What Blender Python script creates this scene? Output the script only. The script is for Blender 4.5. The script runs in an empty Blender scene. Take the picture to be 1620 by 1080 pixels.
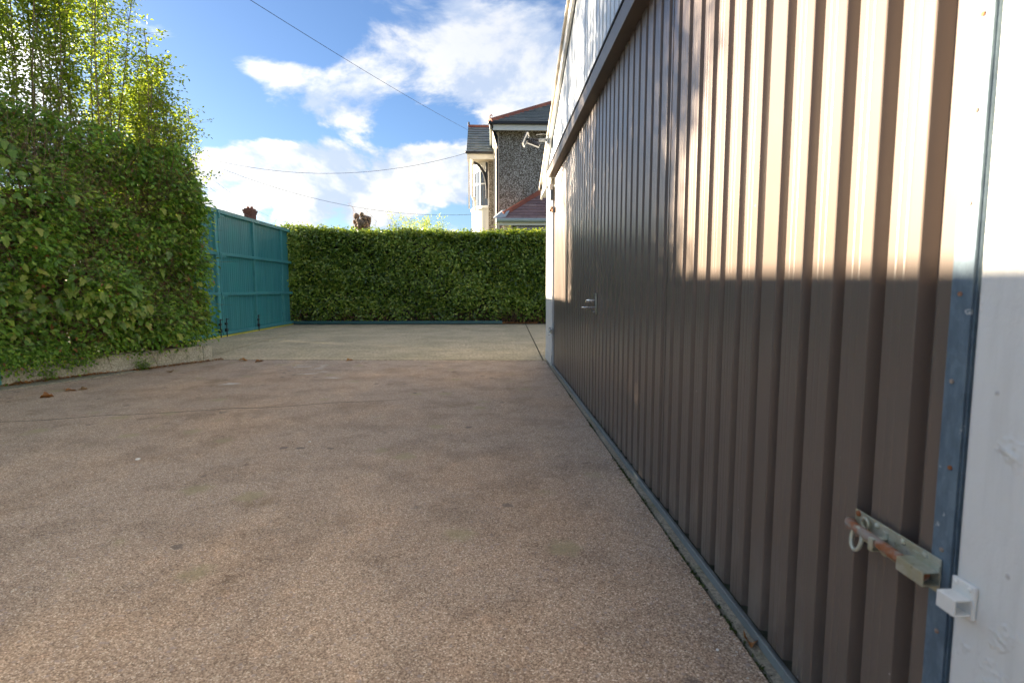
import bpy, bmesh, math, random
import numpy as np
from mathutils import Vector, Matrix
random.seed(7); rng = np.random.default_rng(11)
sc = bpy.context.scene; COL = sc.collection; R = math.radians

# ------------------------------------------------------------------ camera
FPX, CX, CY, EYE = 872.0, 810.0, 540.0, 1.1          # photograph pixels, eye height in metres
_d = Vector(((783-CX)/FPX, -(456-CY)/FPX, -1)).normalized()
_p = math.atan2(456-CY, FPX)
_u = Vector((0, math.cos(_p), -math.sin(_p))); _u = (_u-_d*_u.dot(_d)).normalized()
_x = _d.cross(_u)
ROT = Matrix((_x, _d, _u))                            # camera space -> world
cam = bpy.data.objects.new('camera', bpy.data.cameras.new('camera')); COL.objects.link(cam)
cam.matrix_world = Matrix.Translation((0, 0, EYE)) @ ROT.to_4x4()
cam.data.sensor_width = 36; cam.data.lens = FPX/1620*36
cam.data.clip_start = .05; cam.data.clip_end = 3000
cam.data.dof.use_dof = True; cam.data.dof.focus_distance = 6.0; cam.data.dof.aperture_fstop = 4.5
sc.camera = cam
def ray(u, v): return ROT @ Vector(((u-CX)/FPX, -(v-CY)/FPX, -1))
def at(u, v, y):                                      # photograph pixel at a known depth -> point in the place
    r = ray(u, v); return Vector((0, 0, EYE)) + r*(y/r.y)

# ------------------------------------------------------------------ light
SUN_EL, SUN_AZ = R(13.6), R(27)                       # low sun from the left, a little ahead
EXPO = 4.08
to_sun = Vector((-math.cos(SUN_AZ)*math.cos(SUN_EL), math.sin(SUN_AZ)*math.cos(SUN_EL), math.sin(SUN_EL)))
sl = bpy.data.lights.new('sun', 'SUN'); sl.energy = 2.0; sl.angle = R(.5); sl.color = (1, .83, .62)
so = bpy.data.objects.new('sun', sl); COL.objects.link(so); so.rotation_euler = to_sun.to_track_quat('Z', 'Y').to_euler()
so.location = to_sun*60
sc.view_settings.view_transform = 'Standard'; sc.view_settings.look = 'None'
sc.view_settings.exposure = EXPO; sc.view_settings.gamma = 1; sc.view_settings.use_curve_mapping = False
sc.cycles.use_denoising = True
sc.cycles.max_bounces = 8; sc.cycles.transparent_max_bounces = 8
sc.cycles.sample_clamp_indirect = 6

class NT:
    """small helper around a node tree"""
    def __init__(s, tree): s.t = tree; s.l = tree.links
    def put(s, sock, v):
        if isinstance(v, bpy.types.NodeSocket): s.l.new(v, sock)
        elif v is not None:
            if hasattr(sock.default_value, '__len__') and isinstance(v, (int, float)): v = (v,)*len(sock.default_value)
            if hasattr(sock.default_value, '__len__') and len(sock.default_value) == 4 and len(v) == 3: v = (*v, 1)
            sock.default_value = v
    def n(s, typ, ins=None, **props):
        nd = s.t.nodes.new(typ)
        for k, v in props.items(): setattr(nd, k, v)
        for k, v in (ins or {}).items(): s.put(nd.inputs[k], v)
        return nd
    def m(s, op, a, b=None, c=None, clamp=False):
        nd = s.t.nodes.new('ShaderNodeMath'); nd.operation = op; nd.use_clamp = clamp
        for i, v in enumerate((a, b, c)):
            if v is not None: s.put(nd.inputs[i], v)
        return nd.outputs[0]
    def mix(s, f, a, b, blend='MIX'):
        nd = s.t.nodes.new('ShaderNodeMix'); nd.data_type = 'RGBA'; nd.blend_type = blend
        s.put(nd.inputs[0], f); s.put(nd.inputs[6], a); s.put(nd.inputs[7], b); return nd.outputs[2]
    def step(s, v, a, b, lo=0., hi=1.):
        nd = s.t.nodes.new('ShaderNodeMapRange'); nd.interpolation_type = 'SMOOTHSTEP'
        for k, x in zip(('Value', 'From Min', 'From Max', 'To Min', 'To Max'), (v, a, b, lo, hi)): s.put(nd.inputs[k], x)
        return nd.outputs[0]
    def noise(s, vec, scale, detail=4, rough=.5, out=0, **kw):
        nd = s.n('ShaderNodeTexNoise', {'Scale': scale, 'Detail': detail, 'Roughness': rough})
        if vec is not None: s.l.new(vec, nd.inputs['Vector'])
        for k, v in kw.items(): nd.inputs[k].default_value = v
        return nd.outputs[out]
    def ramp(s, f, stops):
        nd = s.t.nodes.new('ShaderNodeValToRGB'); s.put(nd.inputs[0], f); e = nd.color_ramp.elements
        while len(e) < len(stops): e.new(.5)
        for el, (p, c) in zip(e, stops): el.position = p; el.color = (*c, 1)
        return nd.outputs[0]
    def scalev(s, vec, sx, sy, sz):
        nd = s.n('ShaderNodeMapping'); s.l.new(vec, nd.inputs[0]); nd.inputs['Scale'].default_value = (sx, sy, sz); return nd.outputs[0]

# sky: physical sky plus cumulus clouds placed by direction
world = bpy.data.worlds.new('World'); sc.world = world; world.use_nodes = True
world.node_tree.nodes.clear(); w = NT(world.node_tree)
sky = w.n('ShaderNodeTexSky', sky_type='NISHITA', sun_disc=False, sun_elevation=SUN_EL, sun_rotation=2*math.pi-(math.pi/2-SUN_AZ),
          altitude=0, air_density=1.0, dust_density=.6, ozone_density=2.0)
SKY_STR, CLOUD = .05, .071
gen = w.n('ShaderNodeTexCoord').outputs['Generated']
sep = w.n('ShaderNodeSeparateXYZ', {0: gen})
az = w.m('ARCTAN2', sep.outputs[0], sep.outputs[1]); el = w.m('ARCSINE', sep.outputs[2])
cv = w.scalev(gen, 1, 1, 1.7)
nA = w.noise(cv, 4.6, 13, .60, Distortion=.3)
cv2 = w.n('ShaderNodeVectorMath', {0: cv, 1: (-.035, .02, .075)}, operation='ADD').outputs[0]
nB = w.noise(cv2, 4.6, 13, .60, Distortion=.3)
blobs = [  # u, v, half width, half height (photograph pixels), weight
    (770, 55, 190, 95, .16), (545, 150, 85, 62, .20), (590, 280, 150, 60, .19), (690, 250, 70, 45, .08), (380, 250, 75, 34, .11),
    (330, 290, 60, 60, .07), (500, 330, 130, 40, .08), (430, 118, 60, 16, .10), (850, 100, 110, 80, .08),
    (310, 110, 90, 80, -.16), (490, 40, 85, 75, -.24), (690, 205, 90, 24, -.16), (460, 205, 110, 20, -.16), (370, 160, 90, 40, -.14), (640, 130, 40, 60, -.10), (420, 330, 30, 40, -.12),
    (710, 345, 60, 25, -.12)]
acc = None
for u, v, su, sv, wt in blobs:
    r0 = ray(u, v).normalized(); ru = ray(u+su, v).normalized(); rv = ray(u, v-sv).normalized()
    a0 = math.atan2(r0.x, r0.y); e0 = math.asin(r0.z); sa = abs(math.atan2(ru.x, ru.y)-a0); se = abs(math.asin(rv.z)-e0)
    q = w.m('ADD', w.m('POWER', w.m('DIVIDE', w.m('SUBTRACT', az, a0), sa), 2), w.m('POWER', w.m('DIVIDE', w.m('SUBTRACT', el, e0), se), 2))
    g = w.m('MULTIPLY', w.m('EXPONENT', w.m('MULTIPLY', q, -.8)), wt)
    acc = g if acc is None else w.m('ADD', acc, g)
acc = w.m('ADD', acc, w.step(el, R(30), R(48), 0., .13))      # extra cloud overhead, out of view, added to brighten the shaded yard
dens = w.m('ADD', nA, acc)
mask = w.step(dens, .50, w.step(el, R(10), R(24), .585, .66))
lit = w.step(w.m('SUBTRACT', nA, nB), -.08, .10)
thick = w.step(dens, .60, .86)
ccol = w.mix(lit, (.58, .67, .83), (1.06, 1.03, .98))
ccol = w.mix(w.m('MULTIPLY', thick, .35), ccol, (.80, .84, .90))
skyc = w.mix(1., sky.outputs[0], (.172, .205, .262), 'MULTIPLY')
# clouds scatter light forwards: brighter the nearer they lie to the sun's direction, boosted to lift the shade
cth = w.n('ShaderNodeVectorMath', {0: gen, 1: tuple(to_sun)}, operation='DOT_PRODUCT').outputs['Value']
fwd = w.m('ADD', 1.0, w.m('MULTIPLY', w.m('POWER', w.m('MAXIMUM', cth, 0.), 16.), 8.0))
bg1 = w.n('ShaderNodeBackground', {0: skyc, 1: SKY_STR}); bg2 = w.n('ShaderNodeBackground', {0: ccol, 1: w.m('MULTIPLY', fwd, CLOUD)})
mx = w.n('ShaderNodeMixShader', {0: w.m('MULTIPLY', mask, w.step(el, R(12), R(24), .92, .74))})
w.l.new(bg1.outputs[0], mx.inputs[1]); w.l.new(bg2.outputs[0], mx.inputs[2])
wo = w.n('ShaderNodeOutputWorld'); w.l.new(mx.outputs[0], wo.inputs[0])

# ------------------------------------------------------------------ materials
MATS = {}
def mat(name, build):
    if name in MATS: return MATS[name]
    m = bpy.data.materials.new(name); m.use_nodes = True; m.node_tree.nodes.clear(); t = NT(m.node_tree)
    pos = t.n('ShaderNodeNewGeometry').outputs['Position']
    sh = build(t, pos); o = t.n('ShaderNodeOutputMaterial'); t.l.new(sh, o.inputs[0]); MATS[name] = m; return m
def bsdf(t, color, rough=.6, metal=0., spec=.5, bump=None, bs=.3, bd=.01, coat=0.):
    b = t.n('ShaderNodeBsdfPrincipled', {'Base Color': color, 'Roughness': rough, 'Metallic': metal, 'Specular IOR Level': spec, 'Coat Weight': coat})
    if bump is not None:
        bm_ = t.n('ShaderNodeBump', {'Height': bump, 'Strength': bs, 'Distance': bd}); t.l.new(bm_.outputs[0], b.inputs['Normal'])
    return b.outputs[0]
def simple(name, col, rough=.6, metal=0., var=.15, scale=8., spec=.5, bs=.15):
    def f(t, p):
        n = t.noise(p, scale, 5, .6)
        c = t.mix(n, tuple(x*(1-var) for x in col), tuple(min(1, x*(1+var)) for x in col))
        return bsdf(t, c, rough, metal, spec, t.noise(p, scale*12, 3), bs, .004)
    return mat(name, f)

def _asphalt(t, p):
    vo = t.n('ShaderNodeTexVoronoi', {'Scale': 215., 'Randomness': 1.}); t.l.new(p, vo.inputs['Vector'])
    hs = t.n('ShaderNodeSeparateColor', {0: vo.outputs['Color']})
    stone = t.ramp(hs.outputs[0], [(0, (.19, .14, .102)), (.25, (.35, .262, .195)), (.6, (.50, .385, .29)), (.88, (.64, .515, .40)), (1, (.82, .74, .62))])
    gap = t.step(vo.outputs['Distance'], .32, .75)
    c = t.mix(t.m('MULTIPLY', gap, .38), stone, (.16, .115, .08))
    v2 = t.n('ShaderNodeTexVoronoi', {'Scale': 62.}); t.l.new(p, v2.inputs['Vector'])
    h2 = t.n('ShaderNodeSeparateColor', {0: v2.outputs['Color']})
    c = t.mix(t.m('MULTIPLY', t.step(h2.outputs[1], .86, .9), t.step(v2.outputs['Distance'], .5, .3)), c, (.36, .30, .27))
    big = t.noise(p, .55, 5, .6); mid = t.noise(p, 2.6, 5, .65); fine = t.noise(p, 9, 4, .6)
    c = t.mix(t.step(big, .42, .66, 0, .6), c, (1.12, .99, .84), 'MULTIPLY')
    c = t.mix(t.step(mid, .44, .66, 0, .75), c, (.72, .71, .70), 'MULTIPLY')
    c = t.mix(t.step(t.noise(p, 1.7, 6, .7), .53, .70, 0, .38), c, (.66, .64, .62), 'MULTIPLY')
    c = t.mix(t.step(t.noise(t.scalev(p, 1, 1, 1), .8, 6, .7), .55, .66, 0, .35), c, (1.3, 1.28, 1.24), 'MULTIPLY')
    c = t.mix(t.step(fine, .56, .72, 0, .5), c, (1.28, 1.2, 1.14), 'MULTIPLY')
    st = t.noise(p, 4.2, 3, .5); c = t.mix(t.step(st, .68, .74, 0, .5), c, (.42, .38, .36), 'MULTIPLY')
    c = t.mix(t.step(t.noise(p, 1.3, 4, .7), .62, .7, 0, .35), c, (.24, .17, .085))
    v3 = t.n('ShaderNodeTexVoronoi', {'Scale': 2.6}); t.l.new(p, v3.inputs['Vector']); h3 = t.n('ShaderNodeSeparateColor', {0: v3.outputs['Color']})
    edge = t.m('ADD', v3.outputs['Distance'], t.m('MULTIPLY', t.m('SUBTRACT', t.noise(p, 16, 4, .6), .5), .35))
    spot = t.step(edge, .26, .10)
    c = t.mix(t.m('MULTIPLY', t.m('MULTIPLY', spot, t.m('GREATER_THAN', h3.outputs[0], .42)), .6), c, (.34, .30, .17))
    v4 = t.n('ShaderNodeTexVoronoi', {'Scale': 5.5}); t.l.new(p, v4.inputs['Vector']); h4 = t.n('ShaderNodeSeparateColor', {0: v4.outputs['Color']})
    e4 = t.m('ADD', v4.outputs['Distance'], t.m('MULTIPLY', t.m('SUBTRACT', t.noise(p, 30, 4, .6), .5), .3))
    dark = t.m('MULTIPLY', t.m('MULTIPLY', t.step(e4, .20, .12), t.m('GREATER_THAN', h4.outputs[1], .62)), t.step(t.noise(p, .9, 2, .5), .42, .55))
    c = t.mix(t.m('MULTIPLY', dark, .75), c, (.13, .11, .10))
    wear = t.noise(t.scalev(p, 1.3, .25, 1), 1.1, 4, .6); c = t.mix(t.step(wear, .48, .68, 0, .55), c, (1.25, 1.2, 1.12), 'MULTIPLY')
    h = t.m('ADD', t.m('MULTIPLY', hs.outputs[1], .5), t.m('MULTIPLY', gap, -1.0))
    h = t.m('ADD', h, t.m('MULTIPLY', mid, .8))
    return bsdf(t, c, .82, 0, .35, h, .55, .004)
M_asphalt = mat('asphalt', _asphalt)
def conc(name, a, b, c3, streak=0, gr=40.):
    def f(t, p):
        n1 = t.noise(p, 1.1, 6, .65); n2 = t.noise(p, 7, 6, .7); n3 = t.noise(p, gr, 4, .75)
        c = t.mix(t.step(n1, .35, .65), a, b)
        c = t.mix(t.step(n2, .5, .75, 0, .7), c, c3)
        c = t.mix(t.step(n3, .35, .7), t.mix(1., c, (.62, .62, .6), 'MULTIPLY'), t.mix(1., c, (1.35, 1.35, 1.3), 'MULTIPLY'))
        if streak:
            ns = t.noise(t.scalev(p, .7, streak, 1), 2.5, 6, .7); c = t.mix(t.step(ns, .42, .66, 0, .55), c, (1.4, 1.36, 1.2), 'MULTIPLY')
        return bsdf(t, c, .85, 0, .3, t.m('ADD', n3, t.m('MULTIPLY', n2, .7)), .5, .006)
    return mat(name, f)
M_apron = conc('apron_concrete', (.50, .41, .29), (.37, .315, .215), (.60, .51, .38), streak=6., gr=24.)
M_strip = conc('threshold_concrete', (.24, .215, .17), (.32, .285, .23), (.13, .14, .065), gr=90.)
M_bedwall = conc('bed_concrete', (.45, .43, .35), (.34, .33, .26), (.17, .19, .09), gr=55.)
M_path = conc('path_concrete', (.28, .26, .20), (.20, .19, .14), (.15, .14, .09), gr=45.)
M_soil = conc('soil', (.06, .035, .022), (.035, .024, .016), (.11, .055, .03), gr=30.)
M_earth = conc('earth', (.10, .09, .06), (.06, .07, .03), (.05, .06, .025), gr=6.)
M_tar = simple('crack_filler', (.03, .027, .022), .95)
def _white(t, p):
    n = t.noise(p, 26, 6, .62); n2 = t.noise(p, 2.2, 5, .6); n3 = t.noise(t.scalev(p, 9, 9, .8), 3, 5, .6); n4 = t.noise(p, 7, 4, .6)
    c = t.mix(t.step(n2, .4, .75), (.72, .72, .69), (.60, .61, .58)); c = t.mix(t.step(n3, .45, .75, 0, .35), c, (.50, .50, .46))
    vo = t.n('ShaderNodeTexVoronoi', {'Scale': 13.}); t.l.new(p, vo.inputs['Vector'])
    chip = t.step(t.m('ADD', vo.outputs['Distance'], t.m('MULTIPLY', n, .12)), .15, .11)
    c = t.mix(t.m('MULTIPLY', chip, .55), c, (.30, .28, .24))
    h = t.m('ADD', t.m('MULTIPLY', n, .6), t.m('ADD', t.m('MULTIPLY', t.step(n4, .52, .62), .9), t.m('MULTIPLY', chip, .35)))
    return bsdf(t, c, .5, 0, .4, h, .5, .009)
M_white = mat('white_masonry_paint', _white)
M_trimwhite = simple('white_gloss_paint', (.76, .75, .70), .35, var=.08)
def _brown(t, p):
    n = t.noise(p, 1.3, 4, .5); n2 = t.noise(p, 6, 5, .65)
    c = t.mix(n, (.126, .097, .078), (.145, .113, .092)); c = t.mix(t.step(n2, .5, .8, 0, .12), c, (.20, .17, .145))
    vo = t.n('ShaderNodeTexVoronoi', {'Scale': 9.}); t.l.new(p, vo.inputs['Vector'])
    c = t.mix(t.step(vo.outputs['Distance'], .035, .015), c, (.50, .48, .44))
    z = t.n('ShaderNodeSeparateXYZ', {0: p}).outputs[2]
    c = t.mix(t.m('MULTIPLY', t.step(z, .45, .0), t.step(t.noise(t.scalev(p, 5, 5, 1.2), 3, 5, .7), .40, .7, 0, .65)), c, (.24, .205, .17))
    return bsdf(t, c, t.step(n, .3, .7, .29, .33), 0, .6, t.noise(t.scalev(p, 1, 1, .5), 1.6, 1), .05, .01)
M_brown = mat('brown_coated_steel', _brown)
M_beam = simple('brown_painted_timber', (.115, .092, .072), .45, var=.3, scale=6)
def _gable(t, p):
    n = t.noise(t.scalev(p, 2, 2, .4), 3, 5, .6); return bsdf(t, t.mix(n, (.46, .50, .54), (.56, .60, .63)), .3, 0, .5, t.noise(p, 4, 2), .05, .01)
M_gable = mat('pale_coated_steel', _gable)
def _galv(t, p):
    vo = t.n('ShaderNodeTexVoronoi', {'Scale': 70.}); t.l.new(p, vo.inputs['Vector'])
    n = t.noise(t.scalev(p, 6, 6, 2), 6, 6, .65)
    c = t.mix(t.step(n, .35, .7), (.10, .15, .20), (.16, .225, .275)); c = t.mix(t.n('ShaderNodeSeparateColor', {0: vo.outputs['Color']}).outputs[0], t.mix(1., c, (.85, .85, .85), 'MULTIPLY'), c)
    c = t.mix(t.step(t.noise(p, 34, 4, .6), .68, .73, 0, .7), c, (.62, .64, .62))
    return bsdf(t, c, .55, .1, .4, n, .1, .004)
M_galv = mat('galvanised_steel', _galv)
def _zinc(t, p):
    n = t.noise(p, 45, 6, .7); n2 = t.noise(p, 14, 4, .6)
    c = t.mix(t.step(n2, .4, .6), (.46, .47, .39), (.38, .36, .24)); c = t.mix(t.step(n, .60, .70, 0, .8), c, (.10, .07, .045))
    return bsdf(t, c, .38, .35, .5, n, .15, .002)
M_zinc = mat('weathered_zinc', _zinc)
def _rust(t, p):
    n = t.noise(p, 60, 6, .7); n2 = t.noise(p, 22, 3, .5)
    c = t.mix(n, (.17, .06, .022), (.38, .13, .04)); c = t.mix(t.step(n2, .42, .58), c, (.30, .25, .21))
    return bsdf(t, c, .7, .1, .4, n, .4, .002)
M_rust = mat('rusty_steel', _rust)
M_chrome = simple('polished_handle_metal', (.62, .62, .60), .25, .9, var=.1)
M_dark = simple('dark_gap_rubber', (.022, .021, .02), .6)
def _teal(t, p):
    n = t.noise(t.scalev(p, 9, 9, .35), 2, 6, .65); n2 = t.noise(p, 1.6, 5, .6)
    c = t.mix(t.step(n, .3, .75), (.03, .17, .172), (.06, .26, .255)); c = t.mix(t.step(n2, .45, .75, 0, .6), c, (.03, .24, .22))
    c = t.mix(t.step(t.noise(p, 30, 5, .7), .70, .76, 0, .6), c, (.10, .055, .03))
    return bsdf(t, c, .5, 0, .5, t.noise(t.scalev(p, 1, 1, .1), 14, 3), .12, .01)
M_teal = mat('teal_painted_steel', _teal)
M_tealframe = simple('teal_painted_frame', (.06, .25, .25), .45, var=.3, scale=5)
M_yellow = simple('sunlit_ground_yellow', (.62, .56, .06), .6, var=.2)
M_black = simple('black_plastic', (.018, .018, .02), .4)
M_bark = conc('bark', (.16, .088, .05), (.24, .14, .085), (.085, .052, .032), gr=60.)
M_inner = conc('hedge_inner', (.05, .055, .022), (.035, .032, .016), (.075, .08, .03), gr=40.)
M_stembark = conc('stem_bark', (.24, .19, .12), (.17, .135, .08), (.32, .27, .18), gr=60.)
M_greybark = conc('old_bark', (.22, .16, .12), (.15, .11, .085), (.30, .23, .18), gr=14.)
M_greywood = conc('grey_weathered_wood', (.26, .24, .21), (.20, .18, .15), (.32, .30, .27), gr=30.)
def leafmat(name, cols, trans, rough=.38, tcol=None, spec=.5, obj=False):
    def f(t, p):
        v = t.n('ShaderNodeObjectInfo').outputs['Random'] if obj else t.n('ShaderNodeAttribute', attribute_name='tint').outputs['Fac']
        c = t.ramp(v, [(i/(len(cols)-1), k) for i, k in enumerate(cols)])
        b = t.n('ShaderNodeBsdfPrincipled', {'Base Color': c, 'Roughness': rough, 'Specular IOR Level': spec})
        tr = t.n('ShaderNodeBsdfTranslucent', {'Color': t.mix(1., c, tcol or (1.9, 1.8, .7), 'MULTIPLY')})
        m = t.n('ShaderNodeMixShader', {0: trans}); t.l.new(b.outputs[0], m.inputs[1]); t.l.new(tr.outputs[0], m.inputs[2]); return m.outputs[0]
    return mat(name, f)
L_back = leafmat('laurel_leaf', [(.06, .105, .016), (.14, .23, .034), (.235, .335, .048), (.37, .42, .08)], .25, .27, spec=.7)
L_hedge = leafmat('hedge_leaf', [(.07, .14, .02), (.125, .26, .036), (.21, .37, .05), (.32, .40, .07), (.28, .14, .05)], .4, .38)
L_shrub = leafmat('shrub_leaf', [(.09, .14, .02), (.16, .24, .036), (.24, .32, .05), (.33, .36, .07)], .55, .4)
L_ivy = leafmat('ivy_leaf_skin', [(.09, .19, .03), (.15, .27, .04), (.22, .32, .05), (.32, .35, .07)], .35, .35, obj=True)
L_dead = leafmat('dead_leaf', [(.16, .05, .022), (.27, .11, .035), (.38, .19, .06), (.22, .14, .07)], .2, .7)
L_dead1 = leafmat('dead_leaf_single', [(.24, .10, .03), (.42, .19, .05), (.33, .17, .06), (.20, .12, .06)], .2, .6, obj=True)
L_moss = leafmat('moss_leaf', [(.03, .045, .012), (.07, .10, .02)], .1, .9)
def _pebble(t, p):
    vo = t.n('ShaderNodeTexVoronoi', {'Scale': 40.}); t.l.new(p, vo.inputs['Vector']); h = t.n('ShaderNodeSeparateColor', {0: vo.outputs['Color']})
    c = t.ramp(h.outputs[0], [(0, (.09, .075, .06)), (.38, (.15, .125, .10)), (.52, (.27, .235, .19)), (.68, (.50, .48, .44)), (1, (.68, .66, .62))])
    c = t.mix(t.step(vo.outputs['Distance'], .35, .7, 0, .6), c, (.11, .095, .08))
    c = t.mix(t.step(t.noise(p, .7, 4, .6), .45, .75, 0, .5), c, (.75, .70, .62), 'MULTIPLY')
    return bsdf(t, c, .85, 0, .3, vo.outputs['Distance'], -.6, .03)
M_pebble = mat('pebbledash', _pebble)
def tilemat(name, cols, rough=.6):
    def f(t, p):
        r = t.n('ShaderNodeObjectInfo').outputs['Random']; a = t.n('ShaderNodeAttribute', attribute_name='tint').outputs['Fac']
        v = t.m('FRACT', t.m('ADD', r, a)); c = t.ramp(v, [(i/(len(cols)-1), k) for i, k in enumerate(cols)])
        n = t.noise(p, 7, 6, .7); c = t.mix(t.step(n, .5, .75, 0, .6), c, t.mix(1., c, (.55, .55, .55), 'MULTIPLY'))
        return bsdf(t, c, rough, 0, .45, n, .3, .01)
    return mat(name, f)
M_slate = tilemat('grey_slate', [(.17, .20, .20), (.23, .26, .255), (.20, .225, .235), (.28, .295, .28)], .5)
M_purple = tilemat('purple_clay_tile', [(.20, .13, .13), (.28, .18, .175), (.24, .15, .145), (.33, .23, .215)], .65)
M_terra = tilemat('terracotta', [(.30, .085, .045), (.38, .12, .06), (.34, .10, .055), (.25, .075, .045)], .7)
M_lead = simple('lead_flashing', (.38, .42, .45), .5, .2, var=.25)
M_upvc = simple('white_window_frame', (.80, .80, .79), .3, var=.03)
M_cream = simple('cream_paint', (.72, .64, .52), .5, var=.1)
M_gutter = simple('grey_green_gutter', (.33, .40, .41), .4, var=.15)
M_glass = simple('window_glass', (.10, .12, .15), .04, 0, var=.1, spec=1., bs=0)
M_brick = conc('old_brick', (.20, .09, .065), (.14, .065, .05), (.10, .06, .05), gr=14.)
M_wire = simple('cable_sheath', (.02, .02, .022), .5)
M_lamp = simple('lamp_grey', (.30, .32, .33), .4)
M_chalk = simple('white_scuff', (.60, .55, .48), .9, scale=40, var=.4)
M_quartz = simple('white_stone', (.75, .74, .70), .7)

# ------------------------------------------------------------------ mesh helpers
class MB:
    def __init__(s): s.v = []; s.f = []; s.mi = []; s.tint = []
    def add(s, vs, fs, mi=0, tint=0.):
        k = len(s.v); s.v += [tuple(x) for x in vs]; s.f += [tuple(i+k for i in f) for f in fs]; s.mi += [mi]*len(fs); s.tint += [tint]*len(vs); return s
    def box(s, a, b, mi=0, M=None, tint=0.):
        (x0, y0, z0), (x1, y1, z1) = a, b
        vs = [Vector(q) for q in ((x0, y0, z0), (x1, y0, z0), (x1, y1, z0), (x0, y1, z0), (x0, y0, z1), (x1, y0, z1), (x1, y1, z1), (x0, y1, z1))]
        if M is not None: vs = [M @ q for q in vs]
        return s.add(vs, [(0, 3, 2, 1), (4, 5, 6, 7), (0, 1, 5, 4), (1, 2, 6, 5), (2, 3, 7, 6), (3, 0, 4, 7)], mi, tint)
    def prism(s, poly, ax, mi=0, tint=0.):          # poly: 3-D points of one face; ax: extrusion vector
        n = len(poly); ax = Vector(ax); P = [Vector(q) for q in poly]; vs = P+[q+ax for q in P]
        return s.add(vs, [tuple(range(n))[::-1], tuple(range(n, 2*n))]+[(i, (i+1) % n, n+(i+1) % n, n+i) for i in range(n)], mi, tint)
    def tube(s, pts, r, n=8, mi=0, cap=True, tint=0.):
        P = [Vector(p) for p in pts]; m = len(P); rr = r if hasattr(r, '__len__') else [r]*m; vs = []
        for i, p in enumerate(P):
            t = (P[min(i+1, m-1)]-P[max(i-1, 0)]).normalized(); a = t.orthogonal().normalized() if i == 0 else (a-t*a.dot(t)).normalized(); b = t.cross(a)
            vs += [p+(a*math.cos(2*math.pi*k/n)+b*math.sin(2*math.pi*k/n))*rr[i] for k in range(n)]
        fs = [(i*n+k, i*n+(k+1) % n, (i+1)*n+(k+1) % n, (i+1)*n+k) for i in range(m-1) for k in range(n)]
        if cap: fs += [tuple(range(n))[::-1], tuple((m-1)*n+k for k in range(n))]
        return s.add(vs, fs, mi, tint)
    def build(s, name, mats, parent=None, smooth=False, bevel=0., kind=None):
        me = bpy.data.meshes.new(name); me.from_pydata(s.v, [], s.f); mats = mats if isinstance(mats, (list, tuple)) else [mats]
        for m in mats: me.materials.append(m)
        me.polygons.foreach_set('material_index', s.mi)
        if any(s.tint): me.attributes.new('tint', 'FLOAT', 'POINT').data.foreach_set('value', s.tint)
        bm = bmesh.new(); bm.from_mesh(me); bmesh.ops.recalc_face_normals(bm, faces=bm.faces); bm.to_mesh(me); bm.free()
        if smooth: me.shade_smooth() if smooth is True else me.set_sharp_from_angle(angle=R(smooth))
        o = bpy.data.objects.new(name, me); COL.objects.link(o)
        if parent: o.parent = parent; o.matrix_parent_inverse = Matrix.Translation(-Vector(parent.location)) if parent.type == 'EMPTY' else Matrix()
        if bevel:
            b = o.modifiers.new('bevel', 'BEVEL'); b.width = bevel; b.segments = 2; b.limit_method = 'ANGLE'; b.angle_limit = R(35)
        if kind: o['kind'] = kind
        return o
def tag(o, label=None, cat=None, group=None, kind=None):
    for k, v in (('label', label), ('category', cat), ('group', group), ('kind', kind)):
        if v: o[k] = v
    return o
def thing(name, loc, label, cat, group=None):
    o = bpy.data.objects.new(name, None); COL.objects.link(o); o.location = loc; o.empty_display_size = .2
    return tag(o, label, cat, group)
def sheet(name, pts, z, m, kind='structure'):
    o = MB().add([(x, y, z) for x, y in pts], [tuple(range(len(pts)))]).build(name, m); tag(o, kind=kind); return o
def leaves(name, pos, nrm, tan, L, W, tint, m, parent=None, kind='stuff', fold=.18):
    N = len(pos); n = nrm/np.linalg.norm(nrm, axis=1, keepdims=True)
    t = tan-n*np.sum(tan*n, 1, keepdims=True); t /= np.linalg.norm(t, axis=1, keepdims=True)+1e-9; b = np.cross(n, t)
    L = np.broadcast_to(np.asarray(L, float), (N,))[:, None]; W = np.broadcast_to(np.asarray(W, float), (N,))[:, None]
    prof = [(0, 0, 0), (.32, .5, fold), (.68, .42, fold), (1, 0, -.25), (.68, -.42, fold), (.32, -.5, fold)]
    V = np.stack([pos+t*(a*L)+b*(c*W)+n*(h*(W if i != 3 else L*.5)) for i, (a, c, h) in enumerate(prof)], 1).reshape(-1, 3)
    me = bpy.data.meshes.new(name); me.vertices.add(6*N); me.vertices.foreach_set('co', V.ravel())
    q = np.array([0, 1, 2, 3, 0, 3, 4, 5]); idx = (np.arange(N)[:, None]*6+q).ravel()
    me.loops.add(8*N); me.loops.foreach_set('vertex_index', idx); me.polygons.add(2*N)
    me.polygons.foreach_set('loop_start', np.arange(2*N)*4)
    me.update(calc_edges=True); me.attributes.new('tint', 'FLOAT', 'POINT').data.foreach_set('value', np.repeat(tint, 6).astype(np.float32))
    me.materials.append(m); o = bpy.data.objects.new(name, me); COL.objects.link(o)
    if parent: o.parent = parent; o.matrix_parent_inverse = Matrix.Translation(-Vector(parent.location))
    if kind: o['kind'] = kind
    return o
def cluster_leaves(cent, out, nper, spread, rng, droop=.2):
    """sprays of leaves round cluster centres; out = outward direction of each centre"""
    K = len(cent); ids = np.repeat(np.arange(K), nper); N = len(ids)
    off = rng.normal(0, 1, (N, 3))*spread; pos = cent[ids]+off
    o = out[ids]
    tan = off/(np.linalg.norm(off, axis=1, keepdims=True)+1e-6)+o*.7+rng.normal(0, .35, (N, 3)); tan[:, 2] -= droop
    nrm = o*.8+rng.normal(0, .45, (N, 3)); nrm[:, 2] += .65
    return pos, nrm, tan, ids

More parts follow.
